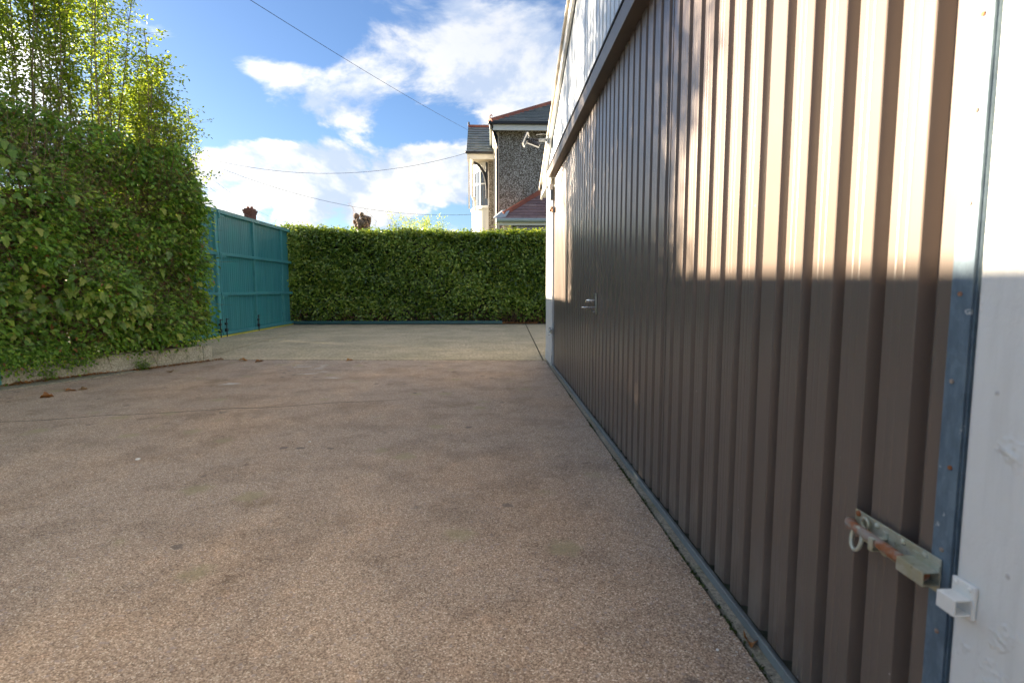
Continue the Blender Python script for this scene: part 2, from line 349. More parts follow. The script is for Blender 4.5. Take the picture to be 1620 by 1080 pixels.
# ------------------------------------------------------------------ ground
sheet('ground', [(-400, -400), (400, -400), (400, 900), (-400, 900)], -.06, M_earth)
XR = .765                                             # yard edge along the garage threshold
seam = [(-4.75, 8.62), (-3.6, 8.56), (-2.2, 8.47), (-.8, 8.41), (.2, 8.37), (XR, 8.34)]
crk = [(-9, 3.9)]
for i in range(1, 46):
    x = -9+i*.2;
    if x > -1.0: break
    crk.append((x, 4.62+(x+4.1)*.262+random.uniform(-.022, .022)+.02*math.sin(x*7)))
tip = (-.8, 5.47)
far = [(x, y+.006) for x, y in crk]+[tip]; near = [(x, y-.006-random.random()*.008) for x, y in crk]+[tip]
sheet('crack_bed', [(-9, 3.4), (-.7, 5.2), (-.7, 5.7), (-9, 4.4)], -.012, M_tar)
sheet('asphalt_yard', far+[(XR, 5.85)]+seam[::-1]+[(-4.75, 9.2), (-9, 6.4)], 0, M_asphalt)
sheet('asphalt_yard', [(-9, -6), (XR, -6), (XR, 5.85)]+near[::-1], 0, M_asphalt)
apron = tag(MB().add([(-6.6, 8, -.02), (3, 8, -.02), (3, 17.2, -.02), (-6.6, 17.2, -.02)], [(0, 1, 2, 3)]).build('concrete_apron', M_tar), kind='structure')
def slab(pts): return MB().prism([(x, y, -.018) for x, y in pts], (0, 0, .022)).build('slab', M_apron, apron)
jl = [(-4.62, 8.66), (-4.95, 13.0), (-5.2, 16.95)]    # joint beside the gate
jr = [(.735, 8.36), (.94, 16.95)]                     # joint beside the garage
slab([(jl[0][0]+.012, 8.65), (-3.6, 8.575), (-2.2, 8.485), (-.8, 8.425), (.2, 8.385), (jr[0][0]-.012, 8.365), (jr[1][0]-.012, 16.95), (jl[2][0]+.012, 16.95), (jl[1][0]+.012, 13)])
slab([(jl[0][0]-.012, 8.67), (jl[1][0]-.012, 12.98), (-6.5, 12.98), (-6.5, 9.3)])
slab([(jl[1][0]-.012, 13.0), (jl[2][0]-.012, 16.95), (-6.5, 16.95), (-6.5, 13.0)])
slab([(jr[0][0]+.012, 8.36), (jr[1][0]+.012, 16.95), (2.6, 16.95), (2.6, 8.36)])
sheet('hedge_soil', [(-6.7, 16.9), (2.8, 16.9), (2.8, 19.2), (-6.7, 19.2)], .01, M_soil)
th = MB()
ys = np.linspace(-1.5, 8.3, 50)
for a, b in zip(ys[:-1], ys[1:]): th.box((XR+.008+random.uniform(0, .006), a, -.03), (.83, b, .006))
tag(th.build('threshold_strip', M_strip), kind='structure')
tag(MB().box((XR-.002, -1.5, -.05), (.82, 8.3, -.025)).build('joint_bed', M_tar), kind='structure')
# moss tufts in that joint
N = 700; yy = rng.choice(np.array([1.35, 1.6, 2.0, 2.25, 2.7, 3.1, 3.3, 4.3, 5.5]), N)+rng.normal(0, .09, N)
pos = np.stack([XR+rng.normal(.006, .006, N), yy, rng.uniform(-.01, .002, N)], 1)
leaves('moss', pos, rng.normal(0, 1, (N, 3))+np.array([0, 0, .6]), rng.normal(0, 1, (N, 3))+np.array([0, 0, 1.]), .014, .008, rng.random(N), L_moss)

# ------------------------------------------------------------------ garage
XF = .825; XV = .847                                  # outer rib face and groove floor of the door
Y0, Y1, ZT = .967, 7.74, 2.64
gar = thing('garage', (.8, 4.3, 0), 'white garage with wide brown ribbed metal door along the right side', 'garage')
MB().box((.80, -3.2, 0), (1.0, .895, 3.7)).build('wall', M_white, gar, bevel=.012)
pl = MB().prism([(.80, 7.765, 0), (.80, 8.66, 0), (.80, 8.66, 2.62), (.80, 7.765, 2.50)], (.35, 0, 0))
pl.build('pillar', M_white, gar, bevel=.01)
MB().box((1.15, 7.765, 0), (6, 8.655, 2.62)).build('side_wall', M_white, gar)
MB().box((.795, 7.76, 0), (.80, 8.664, .16)).build('plinth', M_white, gar)
MB().box((.90, .897, 0), (.96, 7.763, 2.61)).build('door_backing', M_dark, gar)
# lintel beam
MB().box((.742, -1.2, 2.615), (.90, 7.80, 2.735)).build('lintel_beam', M_beam, gar, bevel=.004)
MB().box((.735, -1.2, 2.738), (.90, 7.82, 2.752)).build('beam_flashing', M_dark, gar)
MB().box((.752, 7.70, 2.45), (.80, 7.80, 2.52)).box((.77, 7.72, 2.52), (.82, 7.79, 2.60), 1).box((.765, 7.705, 2.31), (.799, 7.80, 2.445), 2).build('beam_bracket', [M_trimwhite, M_zinc, M_galv], gar, bevel=.003)
# gable above the beam
slope = .36; ye, ze = 9.5, 2.79; yr = 4.3; zr = ze+(ye-yr)*slope; yn = yr-(ye-yr)
def roofz(y): return zr-abs(y-yr)*slope
def ribbed(y0, y1, z0, z1, x0, x1, pitch, gw, phase, taper=.008):
    """profiled sheet: crowns at x0, grooves at x1; z1 may depend on y"""
    ysx = [(y0, x0)]; k = math.ceil((y0-phase)/pitch-1e-6)
    while phase+k*pitch < y1-.02:
        g = phase+k*pitch; k += 1
        if g-gw/2-taper < y0+.004: continue
        prev = ysx[-1][0]; a = g-gw/2-taper; wd = a-prev
        if wd > .05:
            for q, dx in ((.33, 0), (.36, .0006), (.41, .0006), (.44, 0), (.60, 0), (.63, .0006), (.68, .0006), (.71, 0)): ysx.append((prev+wd*q, x0+dx))
        ysx += [(a-.0035, x0), (a-.0008, x0+.0016), (g-gw/2, x1), (g+gw/2, x1), (g+gw/2+taper+.0008, x0+.0016), (g+gw/2+taper+.0035, x0)]
    ysx.append((y1, x0)); m = MB(); zf = z1 if callable(z1) else (lambda y: z1)
    vs = [(x, y, z0) for y, x in ysx]+[(x, y, zf(y)) for y, x in ysx]; n = len(ysx)
    m.add(vs, [(i, i+1, n+i+1, n+i) for i in range(n-1)])
    vs2 = [(x+.0015, y, z) for x, y, z in vs]; m.add(vs2, [(i, n+i, n+i+1, i+1) for i in range(n-1)])
    m.add([vs[0], vs[n], vs2[n], vs2[0]], [(0, 1, 2, 3)]); m.add([vs[n-1], vs[2*n-1], vs2[2*n-1], vs2[n-1]], [(0, 1, 2, 3)])
    return m
ge = [yn+.3, 1.3, 2.3, 3.3, 4.3, 5.3, 6.3, 7.3, 8.75]
for i, (a, b) in enumerate(zip(ge[:-1], ge[1:])):
    ribbed(a, b, 2.70 if b < 8 else 2.66, lambda y: roofz(y)-.10, .815+.002*(i % 2), .838, .1375, .024, 1.033).build('cladding_sheet', M_gable, gar)
def verge(ya, yb, x0, x1, lo, hi):
    return MB().prism([(x0, ya, roofz(ya)+lo), (x0, yb, roofz(yb)+lo), (x0, yb, roofz(yb)+hi), (x0, ya, roofz(ya)+hi)], (x1-x0, 0, 0))
for ya, yb in ((yr+.001, ye), (yn, yr-.001)):
    verge(ya, yb, .775, .805, -.20, .0).build('barge_board', M_trimwhite, gar)
    verge(ya, yb, .755, 6.0, .002, .035).build('roof_sheet', M_dark, gar)
    verge(ya, yb, .748, .772, -.045, .0).build('verge_trim', M_cream, gar)
MB().prism([(.775, 8.67, 2.62), (.775, 9.49, 2.62), (.775, 9.49, 2.77), (.775, 8.67, 2.9)], (1.2, 0, 0)).build('eaves_soffit', M_trimwhite, gar)
MB().box((.86, 8.68, 2.66), (.90, 9.3, 2.9)).box((.9, 8.0, 2.63), (5.9, 8.62, 2.95)).build('eaves_packing', M_trimwhite, gar)
# door
door = MB().box((.862, Y0, .03), (.89, Y0+.05, ZT)).box((.862, Y1-.05, .03), (.89, Y1, ZT)).box((.862, Y0+.05, ZT-.05), (.89, Y1-.05, ZT)).box((.862, Y0+.05, 1.2), (.89, Y1-.05, 1.25)).build('garage_door', M_galv, gar)
se = [Y0]+[1.675+.9625*k for k in range(7)]+[Y1]
for i, (a, b) in enumerate(zip(se[:-1], se[1:])):
    ribbed(a+.0008, b+(.012 if i < 7 else -.003), .036, ZT, XF+.0022*(i % 2), XF+.030, .1375, .028, 1.033, .009).build('door_sheet', M_brown, door)
M_rail = simple('dull_rail_metal', (.20, .225, .225), .6, .1, var=.35, scale=5)
MB().box((.805, -.6, .0065), (.811, 7.75, .036)).box((.811, -.6, .0065), (.84, 7.75, .013)).build('bottom_rail', M_rail, door, bevel=.001)
es = MB().box((.816, .922, .04), (.8215, .966, ZT)).box((.8215, .919, .04), (.86, .9235, ZT)).build('edge_strip', M_galv, door, bevel=.001)
for k in range(17):
    z = .16+k*.155; c = Vector((.816, .944+random.uniform(-.006, .006), z))
    MB().tube([c, c-Vector((.0022, 0, 0)), c-Vector((.003, 0, 0))], [.0042, .0042, .002], 8).build('screw', M_rust, door)
for k in range(8):                                    # tek screws through the sheets, top and middle rows
    for z in (2.60,):
        c = Vector((XF+.0, 1.1+k*.825, z)); MB().tube([c, c-Vector((.005, 0, 0))], .006, 6).build('screw', M_zinc, door)
# lever handle
hd = MB().box((.812, 4.438, .89), (.8245, 4.462, 1.06)).build('handle_plate', M_zinc, door, bevel=.003)
hb = MB().tube([(.807, 4.45, 1.0), (.765, 4.45, 1.0), (.757, 4.46, 1.0), (.755, 4.50, .998), (.757, 4.585, .99)], [.011, .011, .012, .011, .008], 10)
hb.tube([(.807, 4.45, 1.045), (.797, 4.45, 1.045)], .012, 12).tube([(.807, 4.45, .905), (.79, 4.45, .905)], .012, 12)
hb.build('lever', M_chrome, door, smooth=40)
hb2 = MB().tube([(.807, 4.44, .945), (.74, 4.44, .945), (.73, 4.46, .945), (.73, 4.62, .94)], [.007, .007, .007, .006], 8)
hb2.build('lower_lever', M_chrome, door, smooth=40)
# small padbolts at the far jamb
for z, mm in ((.50, M_chrome), (2.18, M_rust)):
    b = MB().box((.788, 7.66, z-.035), (.797, 7.84, z+.035)).tube([(.778, 7.62, z+.02), (.778, 7.86, z+.02)], .012, 8).tube([(.775, 7.72, z-.05), (.755, 7.72, z-.055), (.755, 7.75, z-.03), (.775, 7.75, z)], .008, 6).box((.764, 7.77, z-.02), (.79, 7.81, z+.05))
    b.build('padbolt', mm, gar, bevel=.002)
# big slide bolt at the near edge
sb = thing('slide_bolt', (.82, 1.06, .575), 'rusty zinc slide bolt on brown metal door beside galvanised edge strip', 'bolt')
sb.parent = gar; sb.matrix_parent_inverse = Matrix.Translation(-gar.location)
for k in ('label', 'category'): del sb[k]
def sbb(mb, name, m, **kw):
    o = mb.build(name, m, None, **kw); o.parent = sb; o.matrix_parent_inverse = (gar.matrix_basis @ sb.matrix_parent_inverse @ sb.matrix_basis).inverted() if False else Matrix.Translation(-sb.location); return o
bx = .815
p_ = MB().box((bx-.003, .938, .545), (bx, 1.178, .607)); sbb(p_, 'bolt_plate', M_zinc, bevel=.0012)
zc = .570
r_ = MB().tube([(bx-.022, 1.16, zc+.006), (bx-.022, 1.14, zc+.006), (bx-.022, .95, zc+.001)], .0108, 14)
sbb(r_, 'bolt_rod', M_rust, smooth=40)
# knob end of the rod: bent towards the plate
k_ = MB().tube([(bx-.021, 1.158, zc+.006), (bx-.021, 1.168, zc+.006), (bx-.016, 1.176, zc+.006), (bx-.005, 1.178, zc+.004)], [.0108, .0108, .0105, .009], 12)
sbb(k_, 'bolt_end', M_rust, smooth=40)
h_ = MB()
def ubracket(y0, y1, w, hgt, thk):
    h_.box((bx-.036, y0, zc-w), (bx-.036+thk, y1, zc+w)); h_.box((bx-.036+thk, y0, zc+w-thk), (bx-.003, y1, zc+w)); h_.box((bx-.036+thk, y0, zc-w), (bx-.003, y1, zc-w+thk))
    h_.box((bx-.006, y0, zc+w), (bx-.003, y1, zc+w+.012)); h_.box((bx-.006, y0, zc-w-.012), (bx-.003, y1, zc-w))
ubracket(.937, 1.004, .0135, .03, .0025)
sbb(h_, 'bolt_housing', M_zinc, bevel=.0008)
h_ = MB(); ubracket(1.072, 1.086, .0135, .03, .0025); sbb(h_, 'guide_loop', M_zinc, bevel=.0008)
# hasp ring: flat loop hanging from the rod
ring = [(bx-.030+.004*math.sin(a), 1.130+.016*math.cos(a), zc-.012+.024*math.sin(a)) for a in np.linspace(0, 2*math.pi, 22)]
sbb(MB().tube(ring, .0045, 8, cap=False), 'hasp_ring', M_zinc, smooth=True)
ring = [(bx-.010, 1.133+.011*math.cos(a), zc+.021+.011*math.sin(a)) for a in np.linspace(0, 2*math.pi, 20)]
sbb(MB().tube(ring, .0032, 8, cap=False), 'staple_eye', M_zinc, smooth=True)
for y, z, m in ((1.165, .600, M_rust), (1.105, .598, M_zinc), (1.03, .598, M_zinc), (.975, .598, M_zinc), (1.165, .552, M_rust), (1.10, .551, M_zinc)):
    sbb(MB().tube([(bx-.003, y, z), (bx-.006, y, z), (bx-.0085, y, z)], [.0068, .0062, .003], 10), 'screw_head', m, smooth=30)
# keeper on the white wall
kp = MB()
kp.box((.792, .845, .548), (.799, .890, .606)).box((.766, .848, .580), (.792, .886, .5835)).box((.766, .848, .554), (.792, .886, .5575)).box((.7625, .848, .554), (.766, .886, .5835))
kp.build('bolt_keeper', M_trimwhite, gar, bevel=.0018)
for y, z in ((.853, .599), (.881, .599), (.867, .551)): MB().tube([(.792, y, z), (.7895, y, z), (.7885, y, z)], [.0045, .004, .002], 8).build('screw_head', M_trimwhite, gar)

# security light hung on the barge board
fl = thing('security_light', (.77, 9.0, 3.36), 'twin floodlight on a bracket at the far corner of the garage gable', 'floodlight')
MB().box((.735, 8.94, 3.29), (.775, 9.06, 3.43)).tube([(.735, 9.0, 3.36), (.60, 9.0, 3.35)], .028, 10).tube([(.775, 9.02, 3.45), (.66, 9.02, 3.46), (.56, 9.0, 3.44)], .006, 6).build('bracket', M_lamp, fl, bevel=.004)
for c, rx, ry in ((Vector((.52, 8.98, 3.30)), .5, .35), (Vector((.37, 9.02, 3.37)), -.2, -1.15)):
    Mx = Matrix.Translation(c) @ Matrix.Rotation(ry, 4, 'Y') @ Matrix.Rotation(rx, 4, 'X')
    hd = MB().prism([Mx @ Vector(q) for q in ((-.10, -.09, -.02), (.10, -.09, -.02), (.10, .09, -.02), (-.10, .09, -.02))], Mx.to_3x3() @ Vector((0, 0, .035))).build('lamp_head', M_black, fl, bevel=.006)
    MB().box((-.085, -.075, -.026), (.085, .075, -.0205), 0, Mx).build('lamp_glass', M_glass, hd)
    MB().box((-.104, -.094, -.024), (-.088, .094, -.004), 0, Mx).box((.088, -.094, -.024), (.104, .094, -.004), 0, Mx).box((-.088, -.094, -.024), (.088, -.078, -.004), 0, Mx).box((-.088, .078, -.024), (.088, .094, -.004), 0, Mx).build('lamp_rim', M_trimwhite, hd)
    mb = MB()
    for k in range(5): mb.box((-.08+k*.036, -.07, .016), (-.072+k*.036, .07, .045), 0, Mx)
    mb.build('cooling_fins', M_black, hd)
MB().tube([(.60, 9.0, 3.35), (.50, 8.99, 3.36), (.40, 9.01, 3.37)], .02, 8).box((.43, 8.96, 3.27), (.48, 9.04, 3.36)).build('sensor_arm', M_black, fl)
fl.location = (.775, 8.1, 3.21); fl.scale = (.85,)*3

# ------------------------------------------------------------------ teal gates
GX = -6.2
def gate_leaf(y0, y1, cols, label, hardware, xz=lambda y: GX, group='teal sheet metal gates', zs=1.):
    g = thing('metal_gate', (xz(y0), (y0+y1)/2, 0), label, 'gate', group)
    rz = (.08, .97, 1.87, 2.80)
    def bx_(m, ya, yb, za, zb, d0, d1):
        m.prism([(xz(ya)+d0, ya, za), (xz(yb)+d0, yb, za), (xz(yb)+d0, yb, zb), (xz(ya)+d0, ya, zb)], (d1-d0, 0, 0)); return m
    for a, b in zip(cols[:-1], cols[1:]):             # thin ribbed sheets, one per bay
        for za, zb in zip(rz[:-1], rz[1:]):
            m = MB(); n = max(4, int((b-a)/.05)); ysn = np.linspace(a+.012, b-.012, n*2+1)
            vs = [(xz(y)+(.0 if i % 4 < 2 else .0035), y, z) for z in (za+.012, zb-.012) for i, y in enumerate(ysn)]; k = len(ysn)
            m.add(vs, [(i, i+1, k+i+1, k+i) for i in range(k-1)]); m.build('sheet_panel', M_teal, g)
    m = bx_(MB(), y0+.01, y1-.01, .004, 2.78, -.03, -.02); m.build('backing_sheet', M_teal, g)
    for i, z in enumerate(rz): bx_(MB(), y0, y1, z-.035, z+.035, -.012, .075).build('rail', M_tealframe, g, bevel=.004)
    for y in cols: bx_(MB(), y-.035, y+.035, .05, 2.77, -.01, .06).build('stile', M_tealframe, g, bevel=.004)
    bx_(MB(), y0, y1, 2.832, 2.85, -.03, .075).build('top_cap', M_tealframe, g)
    for y, kind_ in hardware:
        if kind_ == 'hinge':
            for z in (.90, 1.80, 2.70):
                x = xz(y); MB().box((x+.03, y+.02, z-.20), (x+.062, y+.055, z+.02)).tube([(x+.075, y-.02, z-.05), (x+.075, y-.02, z+.07)], .022, 8).box((x+.056, y-.02, z), (x+.068, y+.22, z+.035)).build('hinge', M_tealframe, g)
        else:
            x = xz(y); MB().tube([(x+.085, y, .0), (x+.085, y, .42)], .012, 8).tube([(x+.085, y, .40), (x+.085, y+.10, .40)], .012, 6).box((x+.05, y-.03, .12), (x+.105, y+.03, .19)).box((x+.05, y-.025, .27), (x+.10, y+.025, .32)).build('drop_bolt', M_black, g)
    g.scale.z = zs; return g
gate_leaf(12.62, 16.95, [12.66, 14.45, 16.3], 'wide teal sheet metal gate leaf beside the clipped back hedge', [(12.68, 'hinge'), (12.74, 'drop_bolt'), (14.45, 'drop_bolt')])
gate_leaf(8.9, 12.56, [8.95, 10.7, 12.5], 'teal sheet metal gate leaf partly hidden by the overgrown hedge', [(12.46, 'drop_bolt')])
nx = lambda y: -5.62-(6.15-y)*.05
gate_leaf(2.5, 6.15, [2.55, 4.3, 6.1], 'teal gate leaf at the left edge, ending at the concrete bed', [], nx, zs=1.017)
gate_leaf(-1.3, 2.44, [-1.25, .6, 2.4], 'further teal gate leaf beyond the left edge of the view', [], nx, zs=1.017)
gp = MB().tube([(GX+.03, 12.59, 0), (GX+.03, 12.59, 2.86)], .028, 10).build('gate_post', M_tealframe, smooth=40); tag(gp, 'slim teal steel post between the two gate leaves', 'post')
p2 = MB().box((-5.60, 6.165, 0), (-5.505, 6.255, 2.86)).box((-5.61, 6.155, 2.862), (-5.495, 6.265, 2.88)).build('gate_post', M_tealframe, bevel=.006); tag(p2, 'square teal steel post at the left end of the concrete bed wall', 'post')
ys_ = MB().box((GX-.02, 9.6, .004), (GX+.08, 16.93, .032)).build('sunlit_ground_strip', M_yellow, bevel=.01); tag(ys_, 'narrow yellow strip coloured as sunlit ground under the teal gates', 'ground strip')  # yellow colour stands in for sunlit ground seen beneath the gates
# loose teal pole
po = MB(); cpt = [(-6.05, 16.78, .075), (-3, 16.72, .075), (.22, 16.76, .075)]
for a, b in zip(cpt[:-1], cpt[1:]):
    a, b = Vector(a), Vector(b); d_ = (b-a); s_ = Vector((-d_.y, d_.x, 0)).normalized()*.045
    po.prism([a-s_-Vector((0, 0, .045)), a+s_-Vector((0, 0, .045)), a+s_+Vector((0, 0, .045)), a-s_+Vector((0, 0, .045))], d_)
M_tealdark = simple('dark_teal_paint', (.022, .085, .09), .5, var=.3, scale=4)
tag(po.build('steel_tube', M_tealdark, bevel=.006), 'long teal square steel tube lying at the foot of the back hedge', 'tube')

# ------------------------------------------------------------------ raised bed
A = Vector((-5.52, 6.26)); B = Vector((-4.40, 8.40)); T = (B-A).normalized(); NO = Vector((T.y, -T.x)); LEN = (B-A).length
def bed(s, d, z=0.): q = A+T*s-NO*d; return Vector((q.x, q.y, z))
bw = MB().prism([bed(0, 0, -.05), bed(LEN, 0, -.05), bed(LEN, .01, .238), bed(0, .01, .232)], (bed(0, .16)-bed(0, 0)))
bw.prism([bed(LEN, 0, -.05), bed(LEN, 0, .235), bed(LEN, 2.0, .235), bed(LEN, 2.0, -.05)], (T*.14).to_3d())
tag(bw.build('bed_wall', M_bedwall, bevel=.008), 'low grey concrete wall holding the raised bed under the overgrown hedge', 'wall')
tag(MB().add([bed(0, .14, .19), bed(LEN, .14, .19), bed(LEN, 2, .19), bed(0, 2, .19)], [(0, 1, 2, 3)]).build('bed_soil', M_soil), kind='structure')
tag(MB().prism([(-9, 5.55, -.03), (-5.9, 5.62, -.03), (-5.35, 5.95, -.03), (-4.95, 6.75, -.03), (-4.75, 7.4, -.03), (-4.93, 7.4, -.03), (-5.53, 6.25, -.03), (-9, 6.4, -.03)], (0, 0, .045)).build('kerb_strip', M_path, bevel=.01), kind='structure')

# ------------------------------------------------------------------ vegetation
def twigs(name, starts, dirs, lens, r, m, parent, n=4, wob=.25, sides=3, kind=None):
    mb = MB()
    for s, d, l in zip(starts, dirs, lens):
        p = Vector(s); d = Vector(d).normalized(); pts = [p]
        for k in range(n):
            d = (d+Vector(rng.normal(0, wob, 3))*.5).normalized(); p = p+d*(l/n); pts.append(p)
        mb.tube(pts, [r*(1-.75*k/n) for k in range(n+1)], sides, cap=False)
    return mb.build(name, m, parent, kind=kind)
# back hedge: clipped, dense
HX0, HX1, HY, HT, HD = -7.7, 3.2, 17.18, 2.88, 1.3
bh = thing('clipped_hedge', (-1.8, 17.8, 0), 'tall dense dark green hedge clipped flat across the far end of the yard', 'hedge')
core = MB(); gx = np.linspace(HX0+.25, HX1, 60); gz = np.linspace(.0, HT-.19, 18); cvv = []
def hb_off(x, z): return .05*np.sin(x*1.3+z*.9)+.05*np.sin(x*2.3+z*1.7)+.05*np.sin(x*5.1-z*4.3+1)+.04*np.sin(z*6+x)
for z in gz:
    for x in gx: cvv.append((x, HY+.30+float(hb_off(x, z))+random.uniform(-.04, .04), z))
nx_ = len(gx); fs = [(j*nx_+i, j*nx_+i+1, (j+1)*nx_+i+1, (j+1)*nx_+i) for j in range(len(gz)-1) for i in range(nx_-1)]
core.add(cvv, fs); core.box((HX0+.25, HY+.52, .0), (HX1, HY+HD-.2, HT-.22)); core.build('branch_core', M_inner, bh)
K = 4700; cx_ = rng.uniform(HX0, HX1, K); cz_ = .1+(HT-.1-.016*(cx_+6))*rng.random(K)**.92; low = (cz_ < .45) & (rng.random(K) < .45); cx_, cz_ = cx_[~low], cz_[~low]; K = len(cx_)
cen = np.stack([cx_, HY+.06+hb_off(cx_, cz_)+np.abs(rng.normal(0, .07, K)), cz_], 1); out = np.tile([0, -1., .35], (K, 1))
K2 = 2200; tx = rng.uniform(HX0, HX1, K2); cen2 = np.stack([tx, rng.uniform(HY+.02, HY+HD, K2), HT-.05+.035*np.sin(tx*1.9)+.03*np.sin(tx*.8+1)+.02*np.sin(tx*6)+np.where(rng.random(K2) < .04, .10, 0)+rng.normal(0, .025, K2)-.016*(tx+6)], 1); out2 = np.tile([0, -.15, 1.], (K2, 1))
K3 = 500; cen3 = np.stack([HX0+np.abs(rng.normal(0, .06, K3)), rng.uniform(HY, HY+HD, K3), rng.uniform(.15, HT, K3)], 1); out3 = np.tile([-1., 0, .3], (K3, 1))
pos, nrm, tan, ids = cluster_leaves(np.vstack([cen, cen2, cen3]), np.vstack([out, out2, out3]), 8, .06, rng, -.1)
ti = np.clip(rng.normal(.42, .30, len(pos))+.12*np.sin(pos[:, 0]*1.3+pos[:, 2]*2), 0, 1); ti[ids >= K] = np.clip(ti[ids >= K]+.25, 0, 1)
leaves('foliage', pos, nrm, tan, rng.uniform(.075, .12, len(pos)), rng.uniform(.042, .062, len(pos)), ti, L_back, bh)
K = 70; cen = np.column_stack([rng.uniform(-6.35, -5.85, K), rng.uniform(16.9, 17.2, K), rng.uniform(1.3, 2.85, K)])
pos, nrm, tan, ids = cluster_leaves(cen, np.tile([-.3, -1., .3], (K, 1)), 8, .06, rng); leaves('sprig', pos, nrm, tan, .09, .05, np.clip(rng.normal(.7, .2, len(pos)), 0, 1), L_back, bh)
n = 360; st = np.stack([rng.uniform(HX0+.1, HX1, n), HY+rng.uniform(.10, .3, n), rng.uniform(.0, .1, n)], 1)
twigs('stem', st, np.stack([rng.normal(0, .5, n), rng.normal(-.2, .3, n), np.ones(n)], 1), rng.uniform(.25, .55, n), .011, M_bark, bh)
# litter at its foot
N = 2600; px = rng.uniform(-6.3, 1.3, N); pos = np.stack([px, 16.98+np.abs(rng.normal(0, .12, N)), .015+rng.random(N)*.03], 1)
g = leaves('leaf_litter', pos, rng.normal(0, .4, (N, 3))+np.array([0, -.2, 1.]), rng.normal(0, 1, (N, 3))*np.array([1, 1, .2]), .05, .03, rng.random(N), L_dead)
tag(g, 'red brown dead leaf litter along the foot of the back hedge', 'leaf litter')

# overgrown hedge on the raised bed
oh = thing('overgrown_hedge', tuple(bed(1.2, .6, .2)), 'ragged overgrown hedge with ivy and bare brown twigs on the concrete bed', 'hedge')
def hz(s): return np.where(s < 1.9, 3.05-.02*s, 3.02-.28*(s-1.9))
def oh_pts(s, d, z): q = np.array(A)[None]+np.outer(s, np.array(T))-np.outer(d, np.array(NO)); return np.column_stack([q, z])
def bulge(s, z): return .10*np.sin(s*2.7+z*1.9)+.08*np.sin(s*5.3-z*3.1+2)+.05*np.sin(z*7+s*3)
no3 = np.array([NO.x, NO.y, 0]); t3 = np.array([T.x, T.y, 0])
def keep_noise(s, z): return .5+.5*np.sin(s*4.1+1.3*np.sin(z*3.3))*np.sin(z*4.7+1.1*np.sin(s*5.2))
# front face sprays, patchy
K = 6600; s = rng.uniform(-.35, LEN+.12, K); z = .37+(hz(s)-.25)*rng.random(K)
k_ = rng.random(K) < .2+.9*keep_noise(s, z)**1.3; s, z = s[k_], z[k_]; K = len(s)
d = bulge(s, z)-.06+np.abs(rng.normal(0, .09, K))+.10*np.clip((z-1.6)/1.4, 0, 1)**2*2; d = np.where(s > LEN-.1, d+.05, d)
cen = oh_pts(s, d, z); out = np.tile(no3+np.array([0, 0, .35]), (K, 1))
# end face near the gate
K2 = 1500; d2 = rng.uniform(0, 1.5, K2); z2 = .37+2.43*rng.random(K2); s2 = LEN+.10-.05*d2-np.abs(rng.normal(0, .08, K2))+.10*np.sin(z2*3+d2*4)-.22*np.clip((z2-1.3)/1.5, 0, 1)**2
cen2 = oh_pts(s2, d2, z2); out2 = np.tile(t3+np.array([0, 0, .35]), (K2, 1))
# inside fill
K3 = 2200; s3 = rng.uniform(-.35, LEN-.1, K3); d3 = rng.uniform(.25, 1.5, K3); z3 = .2+(hz(s3)-.2)*rng.random(K3); cen3 = oh_pts(s3, d3, z3); out3 = np.tile(no3*.3+np.array([0, 0, .8]), (K3, 1))
# low ground-hugging trailing ivy spilling over the wall
K4 = 330; s4 = np.concatenate([rng.uniform(-.3, 1.0, 270), rng.uniform(1.0, 2.4, 60)]); z4 = .36-np.abs(rng.normal(0, .075, K4))*np.where((s4 < .9), 1.15, .35); cen4 = oh_pts(s4, -.04+rng.normal(0, .02, K4), z4); out4 = np.tile(no3+np.array([0, 0, .2]), (K4, 1))
cen_all = np.vstack([cen, cen2, cen3, cen4]); out_all = np.vstack([out, out2, out3, out4])
pos, nrm, tan, ids = cluster_leaves(cen_all, out_all, 8, .06, rng, .25)
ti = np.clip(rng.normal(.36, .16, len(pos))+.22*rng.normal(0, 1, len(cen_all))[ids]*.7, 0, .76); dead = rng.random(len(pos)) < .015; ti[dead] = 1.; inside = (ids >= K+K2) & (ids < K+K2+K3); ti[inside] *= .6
sz = rng.uniform(.04, .078, len(pos)); sz[ids >= K+K2+K3] *= .62
leaves('foliage', pos, nrm, tan, sz, sz*.58, ti, L_hedge, oh)
# twigs
n = 2600; s = rng.uniform(-.3, LEN, n); z = rng.uniform(.25, 2.75, n); st = oh_pts(s, bulge(s, z)+rng.uniform(.02, .4, n), z)
dr = np.column_stack([rng.normal(0, .6, (n, 2)), rng.normal(.5, .6, n)])+no3*.25
twigs('twig', st, dr, rng.uniform(.2, .65, n), .0042, M_bark, oh, kind='stuff')
n = 900; s = rng.uniform(-.3, LEN, n); z = rng.uniform(.6, 2.6, n); st = oh_pts(s, bulge(s, z)+rng.uniform(-.09, .05, n), z); dr = np.column_stack([rng.normal(0, .8, (n, 2)), rng.normal(.35, .6, n)])
twigs('bare_twig', st, dr, rng.uniform(.15, .5, n), .0035, M_stembark, oh, kind='stuff')
n = 900; s = rng.uniform(-.3, LEN, n); st = oh_pts(s, rng.uniform(.1, .9, n), rng.uniform(2.2, 2.75, n)); dr = np.column_stack([rng.normal(0, .35, (n, 2)), np.ones(n)])
twigs('shoot', st, dr, rng.uniform(.4, 1.0, n), .004, M_stembark, oh, kind='stuff')
for i in range(9):
    p0 = bed(rng.uniform(0, LEN-.2), rng.uniform(.45, .9), .18); pts = [p0]
    for k in range(7): pts.append(pts[-1]+Vector((rng.normal(0, .07), rng.normal(0, .07), .36)))
    MB().tube(pts, [.035-.0035*k for k in range(8)], 7).build('stem', M_bark, oh, smooth=True)
